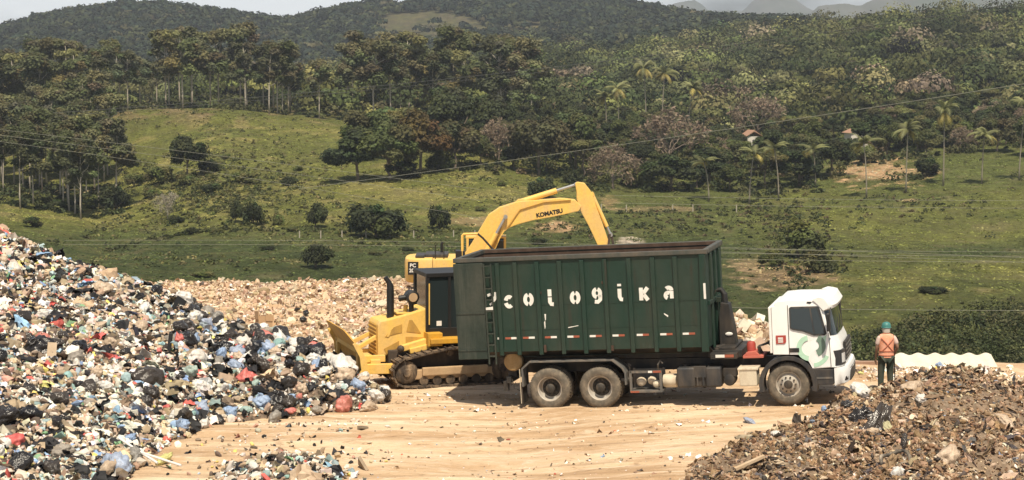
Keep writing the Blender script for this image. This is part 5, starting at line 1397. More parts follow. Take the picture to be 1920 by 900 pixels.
def litter(name, label, X, Y, zf, size, pal, tms, tilt=1.0, cat='litter', sink=.3, mat=None, jit=.18):
    z = zf(X, Y); sc = Scatter(); P = np.stack([X, Y, z + size * sink], 1)
    sc.many(tms, P, size, pick(pal, len(X), hr, jit), hr, tilt)
    o = link(name, sc.mesh(name), mat or m_litter); tag(o, label, cat, kind='stuff'); return o
def tmpl_film(seed):
    r = np.random.default_rng(seed); n_ = 8; g = np.linspace(-1, 1, n_); a, b_ = np.meshgrid(g, g, indexing='ij'); a = a.ravel(); b_ = b_.ravel()
    rr = 1 - .30 * np.abs(a * b_) ** .7
    z = sum(r.uniform(.08, .22) * np.abs(np.sin(a * r.uniform(-5, 5) + b_ * r.uniform(-5, 5) + r.random() * 6)) for _ in range(6))
    V = np.stack([a * rr + .12 * np.sin(b_ * 4 + seed), b_ * rr * r.uniform(.5, .9) + .1 * np.sin(a * 5), z - z.mean() - .35 * (a * a + b_ * b_)], 1) + r.normal(size=(n_ * n_, 3)) * .04
    return V, grid_faces(n_, n_)
T_FILM = [tmpl_film(500 + s) for s in range(6)]
MIX_T = T_CHIP * 4 + T_SHEET + T_BOX[:1] + T_LUMP
# surface litter of the heap: smaller up the slope, coarser in front
X, Y = pts_in(46000, -20, -2.6, 32, 61, lambda X, Y: (heap_extra(X, Y) > .03) & (960 + F_PX * X / Y > -130) & ((960 + F_PX * X / Y < 340) | (hr.random(len(X)) < .6)))
sz = np.exp(hr.normal(np.log(.068), .45, len(X))); sz = np.clip(sz, .03, .22)
litter('heap_litter', 'loose wrappers, rags, paper and plastic lying all over the long refuse heap', X, Y, ground_z, sz, PAL_MIX, MIX_T, 1.0)
X, Y = pts_in(2300, -20, -2.6, 32, 60, lambda X, Y: (heap_extra(X, Y) > .05) & (960 + F_PX * X / Y > -130))
litter('torn_plastic', 'torn film, sacks and rags matted over the long refuse heap', X, Y, ground_z, np.clip(np.exp(hr.normal(np.log(.20), .35, len(X))), .10, .42), [((.014, .014, .016), 42), ((.60, .57, .51), 22), ((.42, .32, .22), 14), ((.30, .36, .38), 7), ((.24, .36, .52), 5), ((.50, .12, .10), 3), ((.30, .23, .16), 12), ((.55, .50, .2), 1)], T_FILM, .5, 'litter', .25)  # black film is partly real, partly added as the heap's shaded gaps
# the loose pile and the strip of litter in front of it
X, Y = pts_in(2600, -14, -2.6, 36.0, 44, lambda X, Y: hr.random(len(X)) < np.clip(1.5 * np.exp(-(((X + 4.75) / 1.05) ** 2 + ((Y - 38.1) / 1.5) ** 2)) + .02 + .16 * (fbm(X / 1.3, Y / .6, 3) > .10), 0, 1))
litter('foreground_litter', 'scattered pale litter around the small loose pile in the foreground', X, Y, ground_z, np.clip(np.exp(hr.normal(np.log(.055), .5, len(X))), .02, .17), PAL_MIX, MIX_T, .8)
# debris plateau behind
X, Y = pts_in(38000, -20, 13, 51.5, 88.6, lambda X, Y: (Y < edgeY(960 + F_PX * X / Y) + .6) & ((Y > 56) | (hr.random(len(X)) < .5)) & ((960 + F_PX * X / Y) < 1480) & (heap_extra(X, Y) < .05))
litter('debris_field', 'pale beige layer of shredded debris reaching to the far edge of the platform', X, Y, ground_z, np.clip(np.exp(hr.normal(np.log(.070), .48, len(X))), .03, .30), PAL_BEIGE, T_CHIP * 4 + T_SHEET + T_STICK, .9, 'debris')
# pile seen between skip and cab
X, Y = pts_in(2600, 3.5, 9.0, 50.2, 56, lambda X, Y: np.exp(-(((X - 6.3) / 2.2) ** 2 + ((Y - 53.0) / 2.4) ** 2)) > .12)
litter('rubble_pile', 'pale broken rubble and sticks piled between the skip and the cab', X, Y, ground_z, np.clip(np.exp(hr.normal(np.log(.09), .5, len(X))), .03, .32), [((.55, .43, .31), 30), ((.66, .58, .47), 14), ((.42, .30, .20), 24), ((.22, .15, .1), 9), ((.30, .08, .06), 2)], T_CHIP + T_SHEET + T_BOX + T_STICK, .8, 'rubble')
# small bits on the open ground
X, Y = pts_in(2600, -6.5, 11, 35.5, 51, lambda X, Y: (heap_extra(X, Y) < .03) & (hr.random(len(X)) < .22 + .9 * (fbm(X / 2.4 + 7, Y / .8, 3) > .10)))
litter('ground_litter', 'small flattened scraps pressed into the open clay ground', X, Y, pad_rough, np.clip(np.exp(hr.normal(np.log(.028), .5, len(X))), .012, .10), [((.60, .50, .38), 22), ((.80, .78, .72), 14), ((.30, .20, .12), 26), ((.13, .10, .07), 14), ((.45, .12, .08), 2), ((.3, .4, .5), 1)], T_CHIP + T_SHEET, .35, 'litter', .2)
# ---- brown heap at the right
def brown_extra(X, Y):
    px = 960 + F_PX * X / Y
    yc = np.interp(px, [1280, 1400, 1500, 1560, 1640, 1800, 2000, 2400], [35.5, 37.6, 39.4, 41, 42.5, 44, 44.2, 44])
    pyc = np.interp(px, [1290, 1310, 1400, 1450, 1500, 1560, 1600, 1640, 1700, 1780, 1830, 1880, 1960, 2100, 2400], [900, 882, 842, 824, 802, 770, 750, 734, 716, 700, 698, 710, 730, 740, 760])
    g0 = pad(X, yc); hc = np.maximum(zof(pyc, yc) - g0, 0)
    t = np.clip((Y - 25) / (yc - 25), 0, 1); lat = sstep(1280, 1310, px)
    back = np.clip(1 - (Y - yc) / (1.6 + hc * 1.5), 0, 1)
    h = hc * (.25 + .75 * t ** .8) * np.where(Y > yc, sstep(0, 1, back), 1) * lat * sstep(24, 27, Y)
    return h * (1 + .25 * fbm(X / 1.2, Y / 1.2, 4)) + np.clip(h * 3, 0, 1) * (fbm(X / .5, Y / .5, 4) * .30 + fbm(X / 1.3 + 5, Y / 1.3, 2) * .35)
bh = heap_mesh('soil_heap', 2.6, 20, 24, 48.5, .08, brown_extra, m_soil)
tag(bh, 'brown heap of soil mixed with rotten waste in the right foreground', 'soil heap', kind='stuff')
def bz(X, Y): return pad_rough(X, Y) + brown_extra(X, Y)
X, Y = pts_in(42000, 2.8, 16, 32.5, 47, lambda X, Y: (brown_extra(X, Y) > .04) & ((960 + F_PX * X / Y) < 2050) & (hr.random(len(X)) < .35 + 1.3 * (fbm(X / 1.1, Y / 1.1, 3) > -.08)))
litter('rotten_waste', 'clods, rags, peel and twigs covering the brown heap', X, Y, bz, np.clip(np.exp(hr.normal(np.log(.034), .5, len(X))), .014, .13), PAL_SOIL, T_CHIP * 4 + T_FILM + T_STICK * 3 + T_LUMP[:1], 1.0, 'waste')

X, Y = pts_in(1500, 2.9, 16, 33.5, 46, lambda X, Y: (brown_extra(X, Y) > .08) & ((960 + F_PX * X / Y) < 2050))
sc = Scatter(); sz = np.clip(np.exp(hr.normal(np.log(.11), .35, len(X))), .05, .24)
scl = np.stack([sz * hr.uniform(.8, 1.6, len(X)), sz * hr.uniform(.3, .8, len(X)), sz * hr.uniform(.4, .9, len(X))], 1)
sc.many(T_FILM, np.stack([X, Y, bz(X, Y) + sz * .2], 1), scl, pick([((.05, .036, .028), 7), ((.18, .115, .07), 12), ((.30, .20, .125), 9), ((.42, .33, .23), 6), ((.09, .08, .08), 3)], len(X), hr, .2), hr, .8)
tag(link('rotten_rags', sc.mesh('rotten_rags'), m_litter), 'larger rotten rags and torn sacks half sunk in the brown heap', 'waste', kind='stuff')

# ================================================================== single pieces on the heaps
ICO4 = icov(4)
def bagmesh(seed, color, kind='bag'):
    r = np.random.default_rng(seed)
    V, F = ICO4[0].copy(), ICO4[1]
    V = V * [1, r.uniform(.65, .95), r.uniform(.6, .85)]
    for k in range(3):
        d = r.normal(size=3); d /= np.linalg.norm(d); V = V * (1 + .16 * np.sin((V @ d) * r.uniform(1.5, 3) + r.random() * 6))[:, None]
    U = V.copy()
    for k in range(14):      # sharp creases of a filled plastic bag
        d = r.normal(size=3); d /= np.linalg.norm(d); e = r.normal(size=3) * .7
        fr_ = r.uniform(2.5, 7); V = V * (1 - (.16 / fr_ ** .5) * (1 - np.abs(np.sin((U @ d) * fr_ + np.sin(U @ e * 3) + r.random() * 6))) ** 2)[:, None]
    top = np.clip(V[:, 2] - .42, 0, 1); pinch = (1 - top * 1.9).clip(.10); V[:, :2] *= pinch[:, None]
    V[:, 2] += top * r.uniform(.3, 1.3); V[:, 0] += top * r.normal() * .8
    ear = top > .30; V[ear, :2] *= 2.0
    me = npmesh('bag', V, F, None, True); me.materials.append(color); return me
def plastic(name, col, rough=.35):
    m, n, l, b = newmat(name); v = noise(n, l, 3.5, 8, None, 'Object', .7)
    oi = n.new('ShaderNodeObjectInfo')
    c = mixc(n, l, ramp(n, l, v, .35, .7), [x * .62 for x in col], [min(.85, x * 1.2 + .004) for x in col])
    c = mixc(n, l, ramp(n, l, oi.outputs['Random'], 0, 1, 0, .10 if max(col) < .05 else .35), c, (.40, .31, .22))
    l.new(c, b.inputs['Base Color']); b.inputs['Roughness'].default_value = rough; bump(n, l, b, v, .35, .08); return m
BAGC = {'black': ((.010, .010, .012), 112), 'white': ((.70, .68, .64), 60), 'grey': ((.22, .21, .19), 26), 'blue': ((.26, .38, .58), 26), 'red': ((.55, .11, .10), 16), 'beige': ((.50, .38, .27), 24), 'teal': ((.26, .42, .40), 9)}
BAGM = {}
for ci, (cn, (cv, k)) in enumerate(BAGC.items()):
    m_ = plastic(cn + '_plastic', cv, .17 if cn == 'black' else .40); BAGM[cn] = (m_, [bagmesh(300 + 10 * ci + s, m_) for s in range(3)])
def bag(cn, X, Y, s, label, group=None, lift=.30, z=None, name='refuse_bag', cat='refuse bag'):
    me = BAGM[cn][1][hr.integers(0, 3)]
    o = bpy.data.objects.new(name, me); COL.objects.link(o)
    zz = float(ground_z(X, Y)) if z is None else z
    o.location = (X, Y, zz + s * lift); o.scale = (s * hr.uniform(.8, 1.25), s * hr.uniform(.8, 1.15), s * hr.uniform(.75, 1.0)); o.rotation_euler = (hr.normal() * .5, hr.normal() * .5, hr.uniform(0, 6.28))
    return tag(o, label, cat, group)
def place_px(px, py, zf=ground_z, y0=33, y1=62):
    Ys = np.arange(y0, y1, .08); u = (px - 960) / F_PX; gy = pyof(zf(u * Ys, Ys), Ys); k = np.where(gy <= py)[0]
    Yv = Ys[k[0]] if len(k) else y1; return u * Yv, float(Yv)
taken = []
def near(X, Y, d):
    for a_, b_ in taken:
        if (a_ - X) ** 2 + (b_ - Y) ** 2 < d * d: return True
    return False
# the ones that can be told apart
for cn, px, py, s, lb in [
    ('red', 640, 772, .36, 'big faded salmon bag at the front foot of the heap near the bulldozer'),
    ('white', 640, 696, .42, 'large whitish bag right below the bulldozer blade'),
    ('white', 668, 704, .26, 'bright white bag touching the lower edge of the blade'),
    ('red', 308, 774, .21, 'round bright red bag alone at the front edge of the heap'),
    ('red', 436, 662, .17, 'small red bag standing upright in the upper right of the heap'),
    ('grey', 506, 792, .28, 'translucent grey bag at the very front of the heap foot'),
    ('black', 20, 888, .42, 'large glossy black bag in the bottom left corner'),
    ('teal', 505, 608, .24, 'pale mint bag beside the cardboard box'),
    ('black', 268, 722, .44, 'tall torn black bag in the middle of the heap'),
    ('black', 60, 662, .40, 'black bag on the small ledge at the left, left of the plank stub'),
    ('black', 520, 640, .34, 'black bag on the crest of the heap left of the blade'),
    ('blue', 440, 692, .26, 'crumpled light blue bag in the upper right of the heap'),
    ('red', 460, 716, .34, 'wide red bag right below the crumpled light blue one'),
    ('beige', 690, 770, .26, 'brownish bag at the right tip of the heap foot')]:
    X, Y = place_px(px, py); taken.append((X, Y)); bag(cn, X, Y, s, lb)
X, Y = place_px(294, 872); taken.append((X, Y))
yb = plastic('yellow_plastic', (.60, .60, .20), .4); BAGM['yellow'] = (yb, [bagmesh(401, yb)] * 3); bag('yellow', X, Y, .24, 'yellow-green bag beside the white tubes in the left foreground')
X, Y = place_px(1872, 668, pad_rough, 50, 53)
bag('blue', (1415 - 960) / F_PX * 42.3, 42.3, .28, 'flat light blue bag lying alone on the clay in front of the lorry', None, .02, float(pad_rough(1415 / 1, 1) * 0 + pad_rough((1415 - 960) / F_PX * 42.3, 42.3)), 'plastic_bag', 'bag').scale = (.26, .20, .10)
for cn, (cv, k) in BAGC.items():
    c_ = 0
    for _ in range(6000):
        if c_ >= k: break
        px = hr.uniform(-20, 745); zone = hr.random()
        Y = hr.uniform(36, 56); X = (px - 960) / F_PX * Y; h = float(heap_extra(X, Y))
        if h < .04 or (px > 330 and Y < 42.5): continue
        t = (Y - np.interp(px, HPX, H_YF)) / (np.interp(px, HPX, H_YC) - np.interp(px, HPX, H_YF))
        dens = 1.0 if px > 330 else (.22 if .3 < t < .62 else (.16 if t < .3 and Y < 42 and px < 260 else .03))
        if cn in ('white', 'beige'): dens = max(dens, .12)
        if hr.random() > dens or t > 1.02: continue
        s = .13 + .22 * hr.random() ** 1.5
        if near(X, Y, .12 + s * .5): continue
        taken.append((X, Y)); c_ += 1
        bag(cn, X, Y, s, {'black': 'glossy black refuse bag lying in the long heap', 'white': 'knotted white refuse bag lying in the long heap', 'grey': 'grey translucent refuse bag lying in the long heap', 'blue': 'light blue refuse bag lying in the long heap', 'red': 'red refuse bag lying in the long heap', 'beige': 'dusty beige refuse bag lying in the long heap', 'teal': 'pale teal refuse bag lying in the long heap'}[cn], cn + ' bags in the long heap', .45)

# cardboard box, board stub, black post, tubes
m_card = flat('cardboard', (.42, .27, .15), .9)
def flatthing(name, label, cat, mb, mat, loc, rot, group=None, bev=0.0):
    o = mb.build(name, mat, None, bev); o.location = loc; o.rotation_euler = rot; return tag(o, label, cat, group)
X, Y = place_px(490, 604); z = float(ground_z(X, Y))
mb = MB().box(-.24, .24, -.20, .20, 0, .62).box(-.26, -.235, -.2, .2, .5, .78).box(.0, .27, -.225, -.205, .45, .66)
flatthing('cardboard_box', 'tall brown cardboard box standing open on the heap crest', 'box', mb, m_card, (X, Y, z - .05), (R(-6), R(4), R(24)))
X, Y = place_px(86, 682); flatthing('wooden_plank', 'short upright plank stub with pale dusty face on the left part of the heap', 'plank', MB().box(-.11, .11, -.04, .04, 0, .55), paint('dusty_wood', (.50, .38, .26), (.62, .52, .4), .5, .9), (X, Y, float(ground_z(X, Y)) - .05), (R(-15), R(5), R(10)))
X, Y = place_px(310, 664); flatthing('black_post', 'thin black post sticking out of the middle of the heap', 'post', MB().box(-.05, .05, -.04, .04, -.1, .52), m_exh, (X, Y, float(ground_z(X, Y))), (R(-8), R(6), 0), None, .01)
m_tube = flat('white_tube', (.72, .70, .66), .5)
for i, (a, b_, lb) in enumerate([((212, 836), (285, 878), 'upper of the two long white tubes lying in the left foreground litter'), ((232, 858), (330, 882), 'lower of the two long white tubes lying in the left foreground litter')]):
    Xa, Ya = place_px(*a); Xb, Yb = place_px(*b_); tag(MB().tube([(Xa, Ya, float(ground_z(Xa, Ya)) + .16), (Xb, Yb, float(ground_z(Xb, Yb)) + .10)], .028, 8).build('white_tube', m_tube), lb, 'tube')
for (px, py, s, lb) in [(555, 586, .13, 'left of the two small black scraps on the pale debris'), (572, 594, .15, 'right of the two small black scraps on the pale debris'), (566, 610, .20, 'wider black scrap lying below the two small ones on the debris')]:
    X, Y = place_px(px, py, ground_z, 50, 80); bag('black', X, Y, s, lb, None, .9, None, 'plastic_scrap', 'scrap')
# on the brown heap
def bpx(px, py): return place_px(px, py, bz, 33, 47)
X, Y = bpx(1656, 792)
def rag(name, label, cat, X, Y, z, wd, hg, mat, rot, seed):
    r = np.random.default_rng(seed); n_ = 22; g = np.linspace(-1, 1, n_); a, b_ = np.meshgrid(g, g, indexing='ij'); a = a.ravel(); b_ = b_.ravel()
    V = np.stack([a * wd * (1 - .35 * b_), .10 * fbm(a * 2.2 + seed, b_ * 1.2, 4) * 2 + .03 * np.sin(a * 4 + b_ * 5), b_ * hg + .12 * fbm(a * 3, b_ * 3 + seed, 3)], 1)
    V2 = V + [0, .012, 0]; F = grid_faces(n_, n_); me = npmesh(name, np.concatenate([V, V2]), np.concatenate([F, F[:, ::-1] + n_ * n_]), None, True)
    o = link(name, me, mat); o.location = (X, Y, z); o.rotation_euler = rot; return tag(o, label, cat)
mblk = BAGM['black'][0]
rag('black_sheet', 'crumpled black plastic sheet draped over the top left of the brown heap', 'sheet', X, Y - .25, float(bz(X, Y)) + .12, .20, .44, mblk, (R(-48), R(26), R(-10)), 3)
X, Y = bpx(1622, 792); rag('black_rag', 'grey-black folded rag just left of the draped black sheet', 'rag', X, Y - .15, float(bz(X, Y)) + .10, .30, .22, mblk, (R(-50), R(-20), .3), 5)
X, Y = bpx(1596, 770); o = bag('black', X, Y, .25, 'small black rag left of the draped sheet on the brown heap', None, .3, float(bz(X, Y)), 'black_rag', 'rag')
X, Y = bpx(1620, 738); bag('white', X, Y, .26, 'whitish sack on top of the brown heap in front of the worker', None, .3, float(bz(X, Y)), 'sack', 'sack')
X, Y = bpx(1345, 902); X, Y = bpx(1690, 868)
t = thing('bicycle_tyre', 'half buried tyre loop on the brown heap', 'tyre', (X, Y, float(bz(X, Y)) + .06), (R(24), R(-10), R(20)))
mb = MB(); pts = [(.30 * math.cos(a), .22 * math.sin(a), .05 * math.sin(3 * a)) for a in np.linspace(0, 2 * PI, 25)]; mb.tube(pts, .035, 8, False); mb.build('tyre_loop', paint('old_tyre', (.05, .045, .04), (.5, .42, .32), .7, .9), t)
X, Y = bpx(1706, 838); o = bag('black', X, Y, .2, 'dark curved rubber flap behind the tyre loop', None, .3, float(bz(X, Y)), 'rubber_flap', 'rubber'); o.scale = (.24, .10, .14)
m_wood2 = paint('pale_wood', (.48, .35, .22), (.6, .5, .38), .4, .9)
Xa, Ya = bpx(1385, 893); Xb, Yb = bpx(1440, 868); tag(MB().bar((Xa, Ya, float(bz(Xa, Ya)) + .08), (Xb, Yb, float(bz(Xb, Yb)) + .10), .10, .05).build('wooden_plank', m_wood2), 'pale wooden plank lying low on the left flank of the brown heap', 'plank')
for px, py, cn, s, lb in [(1735, 757, 'white', .15, 'white torn scrap in the upper middle of the brown heap'), (1462, 818, 'white', .12, 'white scrap on the left flank of the brown heap'), (1695, 892, 'white', .2, 'pale crumpled paper at the bottom of the brown heap'), (1790, 868, 'beige', .3, 'large beige clod-like sack low in the middle of the brown heap'), (1722, 735, 'beige', .28, 'beige sack near the top of the brown heap'), (1552, 770, 'blue', .10, 'small blue scrap at the left crest of the brown heap'), (1895, 800, 'beige', .24, 'light torn sack at the right side of the brown heap'), (1620, 690, 'yellow', .10, 'yellow wrapper on the ground behind the worker\'s left side')]:
    if py < 700: X, Y = place_px(px, py + 12, pad_rough, 48, 53); zz = float(pad_rough(X, Y))
    else: X, Y = bpx(px, py); zz = float(bz(X, Y))
    bag(cn, X, Y, s, lb, None, .3, zz, 'torn_scrap', 'scrap')
# corrugated sheets at the platform edge
m_corr = paint('bleached_sheet', (.66, .60, .49), (.55, .45, .33), .35, .8, scale=2)
def corr(x0, x1, Yv, zb, depth, rise, label):
    xs = np.linspace(x0, x1, 150); t_ = np.linspace(0, 1, 6); V = []
    for x in xs:
        for t in t_: V.append((x, t * depth, zb + t * rise + .034 * math.cos(2 * PI * x / .47) - .02))
    V = np.array(V); n0 = len(V); V = np.concatenate([V, V + [0, 0, -.02]]); F = grid_faces(150, 6)
    me = npmesh('corrugated_sheet', V, np.concatenate([F, F[:, ::-1] + n0]), None, True); o = link('corrugated_sheet', me, m_corr); o.location = (0, Yv, 0); return tag(o, label, 'sheet')
Xs0 = (1676 - 960) / F_PX * 51; Xs1 = (1876 - 960) / F_PX * 51
zz = float(pad(10.5, 51))
corr(Xs0 + .15, Xs1, 50.6, zz + .02, .9, .28, 'long bleached corrugated roofing sheet along the platform edge')
corr(Xs0 + .45, Xs1 - .9, 49.9, zz - .06, .75, .10, 'lower corrugated sheet lying in front of the long one')
X, Y = (1768 - 960) / F_PX * 50.4, 50.4; bag('blue', X, Y, .15, 'small blue bag on the corrugated sheets', None, .3, zz + .1, 'plastic_bag', 'bag')
m_wall = paint('low_brick_wall', (.32, .20, .14), (.45, .32, .22), .5, .9)
X0w = (1596 - 960) / F_PX * 52; tag(MB().box(X0w, X0w + .95, 51.9, 52.1, float(pad(9.5, 52)) - .2, float(pad(9.5, 52)) + .10).build('timber_beam', m_wall), 'brown beam lying along the platform edge left of the worker', 'beam')
# reddish scrap pieces, stones near the sheets
X, Y = pts_in(520, 9.0, 13.2, 47.5, 49.7, lambda X, Y: brown_extra(X, Y) < .4)
litter('edge_rubble', 'pale rubble and scraps around the worker and the corrugated sheets', X, Y, lambda a, b_: pad_rough(a, b_) + brown_extra(a, b_), np.clip(np.exp(hr.normal(np.log(.06), .5, len(X))), .02, .18), [((.68, .58, .46), 30), ((.78, .74, .68), 18), ((.40, .28, .18), 16), ((.16, .12, .09), 8), ((.65, .5, .12), 1)], T_CHIP + T_SHEET + T_STICK, .8, 'rubble')

# ================================================================== worker, seen from behind
m_skin = flat('skin_brown', (.28, .16, .10), .6); m_vest = paint('orange_vest', (.78, .33, .19), (.80, .50, .38), .6, .75, scale=8, streak=False)
m_strip = flat('vest_strip', (.42, .13, .07), .6); m_shirt = flat('pale_pink_shirt', (.62, .47, .40), .85); m_trou = paint('dark_green_trousers', (.035, .05, .038), (.15, .13, .09), .4, .9, scale=6); m_helm = flat('teal_helmet', (.05, .20, .18), .5); m_boot = flat('boot', (.02, .02, .02), .7)
def skinobj(name, verts, edges, radii, mat, parent, root=0, sub=2, open_=False):
    me = bpy.data.meshes.new(name); me.from_pydata(verts, edges, []); o = link(name, me, mat, parent)
    sm = o.modifiers.new('skin', 'SKIN'); sm.use_smooth_shade = True; sm.branch_smoothing = .6
    for i, r_ in enumerate(radii): me.skin_vertices[0].data[i].radius = (r_ if isinstance(r_, tuple) else (r_, r_))
    me.skin_vertices[0].data[root].use_root = True
    su = o.modifiers.new('sub', 'SUBSURF'); su.levels = sub; su.render_levels = sub
    return o
pw = at(1660, 738, 45.5); pz = float(pad(pw.x, 45.5))
wk = thing('person', 'worker in orange vest and teal helmet standing with back turned', 'person', (pw.x, 45.5, pz), (0, 0, R(4)))
# +y is the way the worker faces (away from us)
HS = 1.0
bv = [(0, 0, .95), (0, .01, 1.12), (0, .0, 1.30), (0, -.01, 1.44), (0, .0, 1.52), (0, .02, 1.60), (0, .03, 1.70),       # 0-6 pelvis..head top
      (-.10, 0, .90), (-.115, .02, .50), (-.12, -.02, .09), (-.125, .12, .04),                                        # 7-10 left leg
      (.10, 0, .90), (.12, .04, .50), (.135, .0, .09), (.145, .13, .04),                                              # 11-14 right leg
      (-.17, -.01, 1.42), (-.235, .0, 1.15), (-.225, .10, .92), (-.22, .13, .84),                                      # 15-18 left arm
      (.17, -.01, 1.42), (.27, -.05, 1.17), (.25, .12, .98), (.235, .17, .91)]                                         # 19-22 right arm
be = [(0, 1), (1, 2), (2, 3), (3, 4), (4, 5), (5, 6), (0, 7), (7, 8), (8, 9), (9, 10), (0, 11), (11, 12), (12, 13), (13, 14), (3, 15), (15, 16), (16, 17), (17, 18), (3, 19), (19, 20), (20, 21), (21, 22)]
br = [(.13, .10), (.125, .09), (.145, .10), (.12, .085), (.055, .055), (.078, .09), (.07, .082), .085, .058, .042, .035, .085, .058, .042, .035, .058, .042, .03, .026, .058, .042, .03, .026]
body = skinobj('body', bv, be, br, m_skin, wk)
def hand(side, wrist, dirv, nm='hand'):
    w0 = Vector(wrist); d = Vector(dirv).normalized(); inw = Vector((-side, 0, 0)); fw = d.cross(inw).normalized()
    vs = [w0, w0 + d * .045, w0 + d * .085]; es = [(0, 1), (1, 2)]; rs = [(.022, .016), (.036, .015), (.036, .014)]
    for k, (off, L) in enumerate(((-.027, .062), (-.009, .074), (.009, .069), (.027, .052))):
        b0 = len(vs); p0 = w0 + d * .082 + fw * off; p1 = p0 + d * L * .45 + inw * .004; p2 = p1 + d * L * .33 + inw * .014; p3 = p2 + d * L * .2 + inw * .016
        vs += [p0, p1, p2, p3]; es += [(2, b0), (b0, b0 + 1), (b0 + 1, b0 + 2), (b0 + 2, b0 + 3)]; rs += [.009, .009, .008, .007]
    b0 = len(vs); q = w0 + d * .025 - fw * .03 if side > 0 else w0 + d * .025 + fw * .03; sg = -1 if side > 0 else 1
    vs += [q, q + fw * sg * .022 + d * .03 + inw * .01, q + fw * sg * .03 + d * .06 + inw * .02]; es += [(0, b0), (b0, b0 + 1), (b0 + 1, b0 + 2)]; rs += [.011, .010, .008]
    return skinobj(nm, [tuple(v) for v in vs], es, rs, m_skin, wk, 1, 1)
hand(-1, (-.22, .13, .85), (0, .25, -1)); hand(1, (.235, .17, .92), (0, .35, -1))
skinobj('trousers', [(0, 0, .96), (-.10, 0, .88), (-.115, .02, .50), (-.12, -.01, .12), (.10, 0, .88), (.12, .04, .50), (.135, .01, .12)], [(0, 1), (1, 2), (2, 3), (0, 4), (4, 5), (5, 6)], [(.155, .125), .112, .085, .072, .112, .085, .072], m_trou, wk)
for s_ in (-1, 1):
    x = -.12 if s_ < 0 else .135
    MB().loft([[(x + rx * math.cos(a), yo + ry * math.sin(a), z) for a in np.linspace(0, 2 * PI, 13)[:-1]] for z, rx, ry, yo in ((0, .055, .14, .07), (.05, .055, .14, .07), (.09, .05, .10, .04), (.13, .05, .055, .0), (.20, .055, .06, .0))]).build('boot', m_boot, wk, smooth=True)
skinobj('shirt', [(0, 0, 1.02), (0, .0, 1.30), (0, -.01, 1.43), (-.175, -.01, 1.43), (-.232, .0, 1.20), (.175, -.01, 1.43), (.258, -.04, 1.22)], [(0, 1), (1, 2), (2, 3), (3, 4), (2, 5), (5, 6)], [(.15, .115), (.16, .12), (.135, .10), .078, .062, .078, .064], m_shirt, wk, 1)
rings = []
for z, rx, ry in ((.92, .195, .15), (1.0, .19, .145), (1.15, .185, .14), (1.32, .205, .145), (1.42, .215, .13), (1.485, .15, .10), (1.50, .08, .07)):
    rings.append([(rx * math.cos(a) * (1 - .06 * abs(math.sin(2 * a))), -.005 + ry * math.sin(a), z) for a in np.linspace(0, 2 * PI, 25)[:-1]])
vest = MB().loft(rings).build('vest', m_vest, wk, smooth=True)
def back(x, z):   # a point just outside the vest's back
    zz_ = [r_[0][2] for r_ in rings]; rx = np.interp(z, zz_, [.195, .19, .185, .205, .215, .15, .08]); ry = np.interp(z, zz_, [.15, .145, .14, .145, .13, .10, .07])
    return (x, -.005 - ry * math.sqrt(max(0, 1 - (x / rx) ** 2)) - .004, z)
for a, b_ in (((-.15, 1.40), (.13, 1.08)), ((.15, 1.40), (-.13, 1.08))):
    P_ = [back(a[0] + (b_[0] - a[0]) * t, a[1] + (b_[1] - a[1]) * t) for t in np.linspace(0, 1, 10)]; MB().tube(P_, .014, 6).build('strap', m_strip, vest)
for z in (1.08, .975): MB().tube([back(x, z) for x in np.linspace(-.18, .18, 14)], .011, 6).build('strap', m_strip, vest)
mb = MB().lathe([(.10, 1.635), (.118, 1.64), (.122, 1.655), (.112, 1.665), (.110, 1.71), (.09, 1.755), (.05, 1.78), (.005, 1.787)], (0, .03, 0), 'z', 20); mb.box(-.05, .05, .12, .175, 1.645, 1.657)
mb.build('helmet', m_helm, wk, smooth=True)
mb = MB().lathe([(.04, 1.49), (.088, 1.53), (.095, 1.60), (.093, 1.65)], (0, .018, 0), 'z', 16); mb.build('hair', flat('neck_cloth', (.55, .50, .42), .9), wk, smooth=True)
mb = MB().ball((-.03, .118, 1.60), .012).build('eye', m_boot, wk); mb = MB().ball((.03, .118, 1.60), .012).build('eye', m_boot, wk); MB().ball((0, .125, 1.575), .014, 2, (1, 1.2, 1.4)).build('nose', m_skin, wk)
# the thin tool standing at his right hand
tl = MB().tube([(.30, .22, .02), (.265, .20, .88), (.25, .19, 1.30)], .014, 6).build('broom_handle', m_exh, None); tl.location = wk.location; tl.rotation_euler = wk.rotation_euler
tag(tl, 'thin dark pole held upright by the right hand of the worker', 'pole')

# ================================================================== houses, cables
m_house = flat('whitewash', (.66, .62, .55), .8); m_roof = flat('terracotta', (.34, .20, .13), .85); m_dark = flat('dark_opening', (.03, .03, .03), .9)
def house(px, base, wpx, hpx, Yv, label):
    X, Yv, z = ground_hit(px, base); s = Yv / F_PX; w_ = wpx * s; h_ = hpx * s
    t = thing('house', label, 'house', (X, Yv, z), (0, 0, R(18)))
    MB().box(-w_ / 2, w_ / 2, -w_ * .4, w_ * .4, -2, h_ * .62).build('wall', m_house, t)
    MB().prism([(-w_ * .62, h_ * .60), (0, h_), (w_ * .62, h_ * .60), (0, h_ * .9)], -w_ * .5, w_ * .5).build('roof', m_roof, t)
    MB().box(-w_ * .1, w_ * .12, -w_ * .4 - .03, -w_ * .4 - .003, 0, h_ * .42).build('door', m_dark, t)
    MB().box(w_ * .22, w_ * .36, -w_ * .4 - .03, -w_ * .4 - .003, h_ * .25, h_ * .45).build('window', m_dark, t)
house(1408, 276, 30, 32, 470, 'little white house with terracotta roof beside the leafless tree')
house(1604, 262, 34, 22, 482, 'house with orange tiled roof above the clay bank')
house(1472, 292, 22, 16, 462, 'tiny white hut among dark trees left of the clay bank')
house(1560, 290, 20, 14, 465, 'tiny white hut among dark trees nearest the clay bank')
